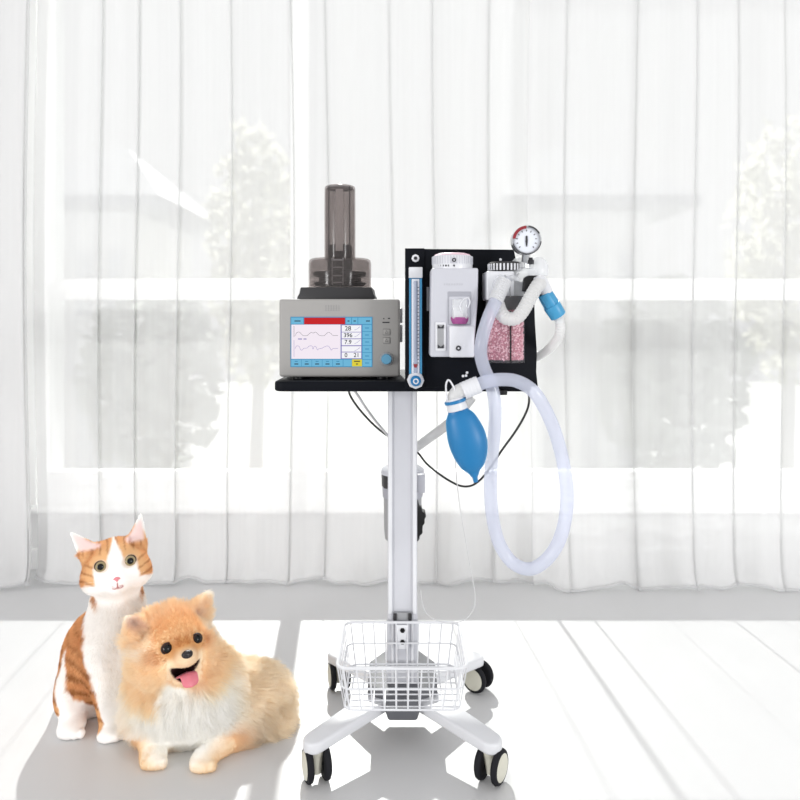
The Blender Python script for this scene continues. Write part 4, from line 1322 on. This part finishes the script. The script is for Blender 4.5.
# ================================================================== the dog
def build_dog():
    HC = P(172, 644, 1.725)
    Rr = frame(36, 16, 3)          # head turned towards the cart, chin slightly up, tilted
    rt, fw, up = (Vector(a) for a in Rr)
    h = lambda x, f, u: HC + rt * x + fw * f + up * u
    def mouth_d(q):
        x, f, u = q[..., 0], q[..., 1], q[..., 2]
        ub = u - 13.0 * x * x + .056
        return np.sqrt((x / .0310) ** 2 + ((f - .083) / .042) ** 2 + (np.where(ub > 0, ub / .0125, ub / .0190)) ** 2)
    def smile(X):
        return (mouth_d((X - v3(HC)) @ Rr.T) - 1) * .013
    adds = [
        (ell(HC, (.082, .078, .076), Rr), .03),
        (ell(h(0, .02, -.02), (.085, .06, .055), Rr), .03),        # cheeks
        (ell(h(.0, .068, -.028), (.031, .040, .024), Rr), .018),   # muzzle
        (ell(h(.0, .058, -.074), (.025, .030, .011), Rr), .008),   # lower jaw
        (ell(P(180, 710, 1.757), (.112, .074, .083)), .05),        # chest
        (ell(P(173, 676, 1.757), (.094, .064, .085)), .05),        # ruff
        (ell(P(204, 684, 1.765), (.078, .07, .075)), .05),        # right of the ruff
        (ell(P(222, 702, 1.83), (.115, .10, .072)), .05),          # trunk
        (ell(P(254, 702, 1.835), (.076, .085, .073)), .05),        # rump
        (cone(P(148, 722, 1.73), P(152, 757, 1.675), .034, .023), .03),
        (ell(P(153.5, 757.5, 1.662), (.029, .034, .019)), .012),
        (cone(P(236, 733, 1.735), P(205, 757, 1.665), .032, .023), .03),
        (ell(P(203, 761, 1.652), (.029, .034, .019)), .012),
        (cone(P(272, 724, 1.80), P(256, 733, 1.775), .028, .022), .03),   # hind foot tucked at the side
        (cone(h(-.062, -.005, .042), h(-.096, .012, .086), .036, .009, flat=fw * .9 - rt * .3, k=1.9), .012),
        (cone(h(.066, -.012, .040), h(.104, .0, .088), .037, .009, flat=fw * .9 + rt * .3, k=1.9), .012),
    ]
    # toes
    for cx, cy, cz in ((153.5, 760, 1.637), (203, 763.5, 1.627)):
        for t in (-1.5, -.5, .5, 1.5):
            c = P(cx + t * 6.2, cy, cz + abs(t) * .004)
            c.z = .0135
            adds.append((ell(c, (.0085, .013, .0125)), .004))
    subs = [
        (smile, .004),        # open mouth
        (cone(h(-.066, .022, .046), h(-.091, .028, .076), .023, .004, flat=fw * .9 - rt * .3, k=1.6), .005),
        (cone(h(.068, .018, .044), h(.100, .016, .077), .018, .003, flat=fw * .9 + rt * .3, k=1.6), .005),
    ]
    V, Fq = skin(adds, subs, (-.70, 1.58, -.01), (-.20, 1.97, .46), .0042)
    base = Vector((float(V[:, 0].mean()), float(V[:, 1].mean()), 0))
    dog = thing('dog', 'fluffy cream and orange small dog lying with open mouth in front of the cat', 'dog', base)
    hc = v3(HC)
    def loc(p):
        return (p - hc) @ Rr.T
    chest = v3(P(186, 712, 1.70)); rump = v3(P(252, 680, 1.80))
    def colour(p, n):
        q = loc(p)
        x, f, u = q[:, 0], q[:, 1], q[:, 2]
        nz = wob(p, 70) * .012 + wob(p, 190, 2) * .006
        c = np.tile(np.array(lin((255, 249, 240))), (len(p), 1))
        # back and flank peach
        c = mixc(c, (255, 243, 223), smooth01(p[:, 0] + nz, -.50, -.40) * smooth01(p[:, 1], 1.68, 1.78))
        # shoulder on the left a warmer tan
        c = mixc(c, (252, 234, 206), smooth01(-(p[:, 0] - (-.62)) + nz, 0, .06) * smooth01(p[:, 2], .10, .20))
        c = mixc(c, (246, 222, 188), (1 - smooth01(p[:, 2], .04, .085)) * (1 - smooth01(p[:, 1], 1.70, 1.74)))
        # chest white
        dc = np.linalg.norm((p - chest) / np.array([.105, .13, .105]), axis=1) + nz * 4
        face = (1 - smooth01(np.linalg.norm(q, axis=1), .112, .125)) * smooth01(f, .035, .06)
        c = mixc(c, (255, 254, 251), (1 - smooth01(dc, .75, 1.25)) * (1 - face))
        c = mixc(c, (244, 216, 178), face * .9)
        hd = 1 - smooth01(np.linalg.norm(q / np.array([1.15, 1.2, 1.15]), axis=1), .105, .128)
        # crown and ears orange
        c = mixc(c, (253, 236, 209), hd * smooth01(u + nz, .0, .035))
        c = mixc(c, (250, 226, 191), hd * smooth01(u + nz, .03, .06) * (1 - smooth01(np.abs(x), .03, .07)))
        # cheeks pale
        c = mixc(c, (254, 236, 206), hd * smooth01(-u + nz, .0, .03) * smooth01(np.abs(x), .03, .05))
        c = mixc(c, (242, 205, 158), hd * smooth01(f, .02, .05) * (1 - smooth01(np.abs(x), .048, .066)) * smooth01(u, -.028, -.008))
        # darker around the eyes and down the stop
        for sx in (-1, 1):
            d = np.sqrt(((x - sx * .030) / .020) ** 2 + ((u - .002) / .020) ** 2)
            c = mixc(c, (204, 142, 84), hd * smooth01(f, .02, .05) * (1 - smooth01(d + nz * 8, .5, 1.5)) * .85)
            d = np.sqrt(((x - sx * .020) / .010) ** 2 + ((u + .018) / .018) ** 2)
            c = mixc(c, (188, 128, 76), hd * smooth01(f, .03, .06) * (1 - smooth01(d + nz * 8, .6, 1.2)) * .7)
        d = np.sqrt((x / .016) ** 2 + ((u - .002) / .022) ** 2)
        c = mixc(c, (212, 152, 92), hd * smooth01(f, .05, .07) * (1 - smooth01(d, .6, 1.4)) * .85)
        # muzzle cream
        mz = smooth01(f, .082, .098) * (1 - smooth01(np.abs(u + .03), .022, .034)) * hd
        c = mixc(c, (240, 210, 174), mz)
        # mouth lining and lips black
        dm = mouth_d(q)
        c = mixc(c, (48, 22, 22), 1 - smooth01(dm, 1.06, 1.2))
        # inside of the ears
        for s, tip, bas in ((-1, (-.087, .024, .078), (-.066, .02, .05)), (1, (.099, .016, .076), (.068, .016, .048))):
            a = np.array(tip); b_ = np.array(bas)
            t = np.clip(((q - b_) @ (a - b_)) / ((a - b_) @ (a - b_)), 0, 1)
            d = np.linalg.norm(q - b_ - t[:, None] * (a - b_), axis=1)
            c = mixc(c, (236, 214, 200), (1 - smooth01(d, .012, .022)) * smooth01(f, .0, .02))
            c = mixc(c, (140, 112, 104), (1 - smooth01(d, .003, .011)) * smooth01(f, .0, .02) * .7)
        return c
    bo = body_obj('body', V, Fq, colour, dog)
    def length(p, n):
        q = loc(p)
        x, f, u = q[:, 0], q[:, 1], q[:, 2]
        L = np.full(len(p), .048)
        rh = np.linalg.norm(q, axis=1)
        hd = 1 - smooth01(rh, .095, .13)
        Lh = .034 - .025 * smooth01(f, .0, .05)
        Lh = np.where((np.abs(x) > .05) & (u < .01), .034 - .012 * smooth01(f, .0, .05), Lh)
        Lh = Lh - (.022) * smooth01(f, .06, .09)
        L = L * (1 - hd) + np.clip(Lh, .0075, 1) * hd
        # forelegs and paws short
        paw = 1 - smooth01(p[:, 2], .035, .085)
        fr = 1 - smooth01(p[:, 1], 1.69, 1.735)
        L = L * (1 - paw * fr) + .006 * paw * fr
        toe = np.minimum(np.linalg.norm((p - v3(P(153.5, 757, 1.655)))[:, :2], axis=1), np.linalg.norm((p - v3(P(203, 761, 1.645)))[:, :2], axis=1))
        L = np.where((toe < .045) & (p[:, 2] < .05), .006, L)
        # mouth
        dm = mouth_d(q)
        L = np.where((f > .055) & (np.abs(x) < .040) & (u < .0) & (u > -.086), np.minimum(L, .0034), L)
        L = np.where(dm < 1.12, 0, L)
        # ears
        er = (u > .045) & (np.abs(x) > .045)
        L = np.where(er, np.minimum(L, .016), L)
        # clear of the eyes
        for sx in (-1, 1):
            d = np.sqrt(((x - sx * EY) / .0125) ** 2 + ((u - EU) / .0115) ** 2)
            L = np.where((d < .9) & (f > 0), 0, np.where((d < 1.5) & (f > 0), np.minimum(L, .0045), L))
        dn = np.sqrt((x / .012) ** 2 + ((u + .016) / .011) ** 2)
        L = np.where((dn < 1) & (f > .09), 0, L)
        return L
    def comb(p, n):
        q = loc(p)
        hd = (1 - smooth01(np.linalg.norm(q, axis=1), .10, .13))[:, None]
        back = np.tile(np.array([.25, .35, -.75]), (len(p), 1))
        back[:, 0] += np.clip((p[:, 0] + .50) * 3.0, -.8, .8)
        # on the head hair sweeps away from the nose
        nose = v3(h(0, .10, -.02))
        a = p - nose
        a /= np.linalg.norm(a, axis=1)[:, None] + 1e-9
        c = back * (1 - hd) + a * hd * .9
        return c - n * np.sum(c * n, axis=1)[:, None] * .6
    EY, EU = .0345, .006
    fur_obj('fur', V, Fq, 120000, length, comb, colour, .00042, dog, tuft=.42, stray=.16)
    bv = surface_of(V, Fq)
    em = eye_mat('dog_eye', (52, 24, 11), .62, .90)
    for sx in (-1, 1):
        o = h(sx * EY, .3, EU)
        hit = bv.ray_cast(o, -fw)
        c = (hit[0] if hit[0] else h(sx * EY, .07, EU)) - fw * .0062
        eye(c, .0130, (fw + rt * sx * .12 + up * .05), em, dog)
        e0 = c
        lid = [c + (rt * math.cos(a) * .0128 + up * math.sin(a) * .0118) + fw * (.0050 - .0018 * abs(math.cos(a))) for a in [2 * math.pi * k / 20 for k in range(20)]]
        obj('eyelid', tube(lid, .0017, n=8, smooth=0, closed=True), M['lid'], dog)
    # nose
    nb_ = bmesh.new()
    bmesh.ops.create_uvsphere(nb_, u_segments=28, v_segments=18, radius=1.0)
    hit = bv.ray_cast(h(0, .3, -.016), -fw)
    ncz = (hit[0] if hit[0] else h(0, .115, -.016)) - fw * .002
    for v in nb_.verts:
        x, y, z = v.co
        wdt = .0128 * (1 + .12 * z)
        dz = .0098
        yy = y
        # nostrils
        for s in (-1, 1):
            g_ = math.exp(-(((x - s * .5) / .2) ** 2 + ((z + .15) / .22) ** 2))
            if yy > 0:
                yy -= .35 * g_
        v.co = ncz + rt * (x * wdt) + fw * (yy * .0095) + up * (z * dz)
    obj('nose', nb_, M['nose'], dog, angle=180)
    # tongue hanging over the lower teeth
    tp = [h(0, .060, -.064), h(0, .082, -.060), h(0, .092, -.063), h(-.001, .099, -.073), h(-.001, .101, -.085)]
    tp = [Vector(p) for p in catmull([p[:] for p in tp], 6)]
    tb = bmesh.new()
    rg_ = []
    for i, c in enumerate(tp):
        f = i / (len(tp) - 1)
        d = (tp[min(i + 1, len(tp) - 1)] - tp[max(i - 1, 0)]).normalized()
        nrm = rt.cross(d).normalized()
        wd = .0208 * (1 - .12 * f) * (math.sqrt(max(0.0, 1 - max(0, (f - .78) / .22) ** 2)) * .85 + .15)
        th = .0042
        rg_.append([tb.verts.new(c + rt * (wd * math.cos(a)) + nrm * (th * math.sin(a) - .0016 * math.exp(-(math.cos(a) / .25) ** 2))) for a in [2 * math.pi * k / 20 for k in range(20)]])
    for a, b_ in zip(rg_, rg_[1:]):
        for k in range(20):
            j = (k + 1) % 20
            tb.faces.new((a[k], a[j], b_[j], b_[k]))
    tb.faces.new(rg_[0]); tb.faces.new(rg_[-1])
    obj('tongue', tb, M['tongue'], dog, angle=180)
    return dog
M['nose'] = mat('black_nose', (30, 26, 28), .35, var=.1, scale=900, bump=.3)
M['lid'] = mat('dark_eyelid', (48, 30, 24), .5)
M['tongue'] = mat('pink_tongue', (222, 124, 138), .35, var=.06, scale=500, bump=.2, sub=.2)
M['tooth'] = mat('white_tooth', (240, 236, 226), .3)
build_dog()

# ================================================================== the cat
def build_cat():
    HC = P(116, 566, 1.815)
    Rr = frame(21, 14, 5)
    rt, fw, up = (Vector(a) for a in Rr)
    h = lambda x, f, u: HC + rt * x + fw * f + up * u
    adds = [
        (ell(HC, (.072, .068, .069), Rr), .02),
        (ell(h(-.045, .012, -.022), (.034, .040, .032), Rr), .03),
        (ell(h(.045, .012, -.022), (.034, .040, .032), Rr), .03),
        (ell(h(0, .052, -.034), (.031, .024, .024), Rr), .016),          # muzzle
        (ell(h(0, .050, -.050), (.018, .018, .012), Rr), .012),          # chin
        (ell(h(0, .055, -.010), (.014, .016, .022), Rr), .018),          # bridge of the nose
        (ell(P(118, 606, 1.850), (.066, .060, .075)), .04),              # neck
        (ell(P(116, 645, 1.865), (.078, .072, .100)), .05),              # chest
        (ell(P(98, 655, 1.90), (.084, .105, .115)), .05),                # trunk
        (ell(P(100, 690, 1.94), (.100, .095, .085)), .05),               # seat
        (ell(P(76, 690, 1.855), (.044, .080, .068)), .025),              # left haunch
        (ell(P(138, 690, 1.91), (.048, .080, .068)), .03),               # right haunch
        (cone(P(74, 716, 1.84), P(71, 724, 1.80), .030, .022), .02),
        (cone(P(103, 655, 1.80), P(109, 726, 1.785), .041, .0215), .03),  # left foreleg
        (cone(P(127, 655, 1.82), P(123, 728, 1.80), .038, .0215), .03),
        (ell(P(71.5, 726, 1.785), (.0315, .044, .0215)), .014),           # hind paw
        (ell(P(109, 733, 1.765), (.0265, .034, .0185)), .012),
        (ell(P(123, 733, 1.782), (.0265, .034, .0185)), .012),
        (cone(h(-.053, -.010, .036), h(-.0945, .006, .098), .031, .0055, flat=fw * .95 - rt * .25, k=2.6), .014),
        (cone(h(.050, -.012, .038), h(.070, .0, .114), .031, .0055, flat=fw * .95 + rt * .25, k=2.6), .014),
    ]
    tl = [P(120, 690, 2.02), P(150, 702, 2.06), P(178, 706, 2.04), P(196, 708, 1.99)]
    for a, b_ in zip(tl, tl[1:]):
        a = a.copy(); b_ = b_.copy(); a.z = b_.z = .022
        adds.append((cone(a, b_, .022, .018), .02))
    for px_, py_, zz, wdt in ((71.5, 730, 1.755, 6.6), (109, 737, 1.742, 5.4), (123, 735, 1.760, 5.4)):
        for t in (-1.5, -.5, .5, 1.5):
            c = P(px_ + t * wdt, py_, zz + abs(t) * .004); c.z = .0125
            adds.append((ell(c, (.0085, .013, .0115)), .004))
    subs = [
        (cone(h(-.057, .018, .044), h(-.090, .021, .087), .0205, .003, flat=fw * .95 - rt * .25, k=1.8), .005),
        (cone(h(.053, .016, .046), h(.068, .015, .101), .0205, .003, flat=fw * .95 + rt * .25, k=1.8), .005),
        (ell(h(-EYX, .070, EYU), (.0150, .0140, .0130), Rr), .008),
        (ell(h(EYX, .070, EYU), (.0150, .0140, .0130), Rr), .008),
    ]
    V, Fq = skin(adds, subs, (-.98, 1.64, -.01), (-.46, 2.12, .60), .0040)
    base = Vector((float(V[:, 0].mean()), float(V[:, 1].mean()), 0))
    cat = thing('cat', 'orange and white cat sitting upright behind the fluffy dog', 'cat', base)
    hc = v3(HC)
    def loc(p):
        return (p - hc) @ Rr.T
    def strip(p, pts, Z):
        """distance to a line of marking points on the coat: (x, y on the sheet, half width)"""
        best = np.full(len(p), 9.0)
        for (x0, y0, r0), (x1, y1, r1) in zip(pts, pts[1:]):
            a = P(x0, y0, Z); b_ = P(x1, y1, Z)
            A = np.array([a.x, a.z]); B = np.array([b_.x, b_.z])
            q = p[:, [0, 2]] - A
            t = np.clip((q @ (B - A)) / ((B - A) @ (B - A) + 1e-9), 0, 1)
            d = np.linalg.norm(q - t[:, None] * (B - A), axis=1) / ((r0 + (r1 - r0) * t) * Z / F)
            best = np.minimum(best, d)
        return best
    W, O, D = (252, 250, 248), (226, 176, 126), (180, 124, 78)
    def colour(p, n):
        q = loc(p)
        x, f, u = q[:, 0], q[:, 1], q[:, 2]
        nz = wob(p, 120) * .5 + wob(p, 310, 2) * .3
        c = np.tile(np.array(lin(W)), (len(p), 1))
        hd = 1 - smooth01(np.linalg.norm(q / np.array([1, 1, 1.2]), axis=1), .088, .10)
        bd = 1 - hd
        # flank and shoulder
        m1 = 1 - smooth01(strip(p, [(86, 590, 5), (80, 612, 9), (84, 640, 13), (93, 668, 15), (104, 690, 11), (112, 704, 7)], 1.86) + nz * .25, .85, 1.12)
        m2 = 1 - smooth01(strip(p, [(70, 628, 7), (62, 652, 7), (58, 676, 7), (66, 694, 8)], 1.86) + nz * .25, .85, 1.12)
        m3 = smooth01(p[:, 1], 1.90, 1.94)            # the back is all orange
        mo = np.maximum(np.maximum(m1, m2), m3 * smooth01(p[:, 2], .04, .08)) * bd
        c = mixc(c, O, mo)
        st = .5 + .5 * np.sin(p[:, 2] * 190 + p[:, 0] * 60 + nz * 2.2)
        c = mixc(c, D, mo * smooth01(st, .62, .9) * (.45 + .55 * (1 - smooth01(p[:, 2], .13, .2))))
        # head: orange cap with a white blaze, orange cheeks
        bl = np.clip(.022 * (1 - (u - .0) / .062), 0, .03) + .003
        cap = smooth01(np.abs(x) - bl + nz * .003, -.003, .004) * smooth01(u + nz * .004 + np.clip(np.abs(x) - .02, 0, 1) * .1, .006, .014)
        side = smooth01(np.abs(x) + nz * .004, .046, .054) * smooth01(u + nz * .004, -.036, -.028)
        mk = np.maximum(cap, side) * hd
        mk = np.maximum(mk, hd * smooth01(-f, .015, .03))
        c = mixc(c, O, mk)
        s1 = .5 + .5 * np.sin(x * 330 + nz * 1.6)
        c = mixc(c, D, mk * smooth01(s1, .72, .95) * smooth01(u, .03, .042) * smooth01(f, -.03, 0) * .8)
        s2 = .5 + .5 * np.sin((u * 1.0 - np.abs(x) * .55) * 300 + 1.2 + nz)
        c = mixc(c, D, mk * smooth01(s2, .72, .95) * smooth01(np.abs(x), .045, .052) * (1 - smooth01(u, .012, .024)) * .8)
        # ears: pink inside
        for s, tip, bas in ((-1, (-.093, .02, .092), (-.058, .02, .048)), (1, (.069, .016, .108), (.054, .016, .050))):
            a = np.array(tip); b_ = np.array(bas)
            t = np.clip(((q - b_) @ (a - b_)) / ((a - b_) @ (a - b_)), 0, 1)
            d = np.linalg.norm(q - b_ - t[:, None] * (a - b_), axis=1)
            er = (1 - smooth01(d, .024 * (1 - .6 * t), .031 * (1 - .6 * t) + .004)) * smooth01(n @ v3(fw), .0, .3) * smooth01(u, .044, .056)
            c = mixc(c, (240, 214, 210), er)
            c = mixc(c, (206, 150, 150), er * (1 - smooth01(d, .004, .012)) * (1 - smooth01(t, .25, .6)))
        # pale rim and dark lid line round the eyes
        for sx in (-1, 1):
            d = np.sqrt(((x - sx * EYX) / .0165) ** 2 + ((u - EYU) / .0145) ** 2)
            c = mixc(c, (226, 200, 176), hd * smooth01(f, .03, .05) * (1 - smooth01(d, .95, 1.25)) * .6)
        # mouth line
        dm = np.minimum(np.abs(x) * 1.0 + np.maximum(0, np.abs(u + .040) - .004), np.abs(u + .0455 + .0 - .25 * np.clip(np.abs(x), 0, .012)) + np.maximum(0, np.abs(x) - .012))
        c = mixc(c, (190, 120, 118), hd * smooth01(f, .04, .055) * (1 - smooth01(dm, .0008, .0024)) * .8)
        return c
    body_obj('body', V, Fq, colour, cat)
    def length(p, n):
        q = loc(p)
        x, f, u = q[:, 0], q[:, 1], q[:, 2]
        L = np.full(len(p), .011)
        front = 1 - smooth01(p[:, 1], 1.80, 1.86)
        L += .006 * front * smooth01(p[:, 2], .18, .26)
        hd = 1 - smooth01(np.linalg.norm(q, axis=1), .08, .10)
        L = L * (1 - hd) + (.0062 - .003 * smooth01(f, .03, .055)) * hd
        L = np.where((u > .05) & (np.abs(x) > .04), .0032, L)
        low = 1 - smooth01(p[:, 2], .05, .11)
        L = L * (1 - low) + .0045 * low
        for sx in (-1, 1):
            d = np.sqrt(((x - sx * EYX) / .0150) ** 2 + ((u - EYU) / .0138) ** 2)
            L = np.where((d < 1.05) & (f > 0), 0, np.where((d < 1.7) & (f > 0), np.minimum(L, .0024), L))
        dn = np.sqrt((x / .0085) ** 2 + ((u + .026) / .008) ** 2)
        L = np.where((dn < 1) & (f > .05), 0, L)
        return L
    def comb(p, n):
        q = loc(p)
        hd = (1 - smooth01(np.linalg.norm(q, axis=1), .085, .105))[:, None]
        body = np.tile(np.array([0, .3, -1.0]), (len(p), 1))
        a = p - v3(h(0, .075, -.02))
        a /= np.linalg.norm(a, axis=1)[:, None] + 1e-9
        c = body * (1 - hd) + a * hd * 1.2
        return c - n * np.sum(c * n, axis=1)[:, None] * .7
    fur_obj('fur', V, Fq, 110000, length, comb, colour, .00036, cat, tuft=.22, stray=.12, lift=.75, K=5)
    bv = surface_of(V, Fq)
    em = eye_mat('cat_eye', (164, 148, 112), .46, .86)
    for sx in (-1, 1):
        hit = bv.ray_cast(h(sx * EYX, .3, EYU), -fw)
        c = (hit[0] if hit[0] else h(sx * EYX, .055, EYU)) - fw * .0055
        eye(c, .0152, (fw + rt * sx * .10), em, cat)
        lid = []
        for k in range(24):
            a = 2 * math.pi * k / 24
            lid.append(c + rt * (math.cos(a) * .0150) + up * (math.sin(a) * .0134 + .0018 * math.cos(a) * sx) + fw * (.0062 - .0034 * abs(math.cos(a))))
        obj('eyelid', tube(lid, .0012, n=8, smooth=0, closed=True), M['catlid'], cat)
    hit = bv.ray_cast(h(0, .3, -.026), -fw)
    c = hit[0] if hit[0] else h(0, .078, -.026)
    nb_ = bmesh.new()
    bmesh.ops.create_uvsphere(nb_, u_segments=24, v_segments=16, radius=1.0)
    for v in nb_.verts:
        x, y, z = v.co
        wdt = .0084 * (.62 + .38 * z) if z < 0 else .0084 * (1 - .25 * z * z)
        g_ = sum(math.exp(-(((x - s_ * .55) / .2) ** 2 + ((z + .25) / .2) ** 2)) for s_ in (-1, 1))
        v.co = c - fw * .0016 + rt * (x * wdt) + fw * (y * .005 * (1 - .5 * g_) if y > 0 else y * .005) + up * (z * .0062)
    obj('nose', nb_, M['catnose'], cat, angle=180)
    # mouth line under the nose
    mp = [h(-.0125, .2, -.0455), h(-.007, .2, -.0475), h(-.002, .2, -.0455), h(0, .2, -.0415), h(0, .2, -.034)]
    def onto(p):
        hh = bv.ray_cast(p, -fw)
        return (hh[0] + fw * .0008) if hh[0] else p
    obj('mouth', tube([onto(p) for p in mp], .0008, n=6, smooth=5), M['catlip'], cat)
    obj('mouth', tube([onto(p) for p in (h(0, .2, -.0415), h(.002, .2, -.0455), h(.007, .2, -.0475), h(.0125, .2, -.0455))], .0008, n=6, smooth=5), M['catlip'], cat)
    for s_ in (-1, 1):
        for k in range(4):
            a = onto(h(s_ * .017, .2, -.032 - .004 * k))
            b_ = a + rt * (s_ * .055) + up * (.012 - .010 * k) + fw * .004
            obj('whisker', tube([a, (a + b_) / 2 + up * .003, b_], lambda t: .00028 * (1 - .8 * t), n=5, smooth=5), M['whisk'], cat)
    return cat
EYX, EYU = .0325, .009
M['catnose'] = mat('pink_nose', (226, 138, 146), .45, var=.06)
M['catlid'] = mat('brown_eyelid', (96, 70, 54), .5)
M['catlip'] = mat('rosy_lip', (188, 116, 116), .5)
M['whisk'] = mat('white_whisker', (250, 250, 250), .4)
build_cat()
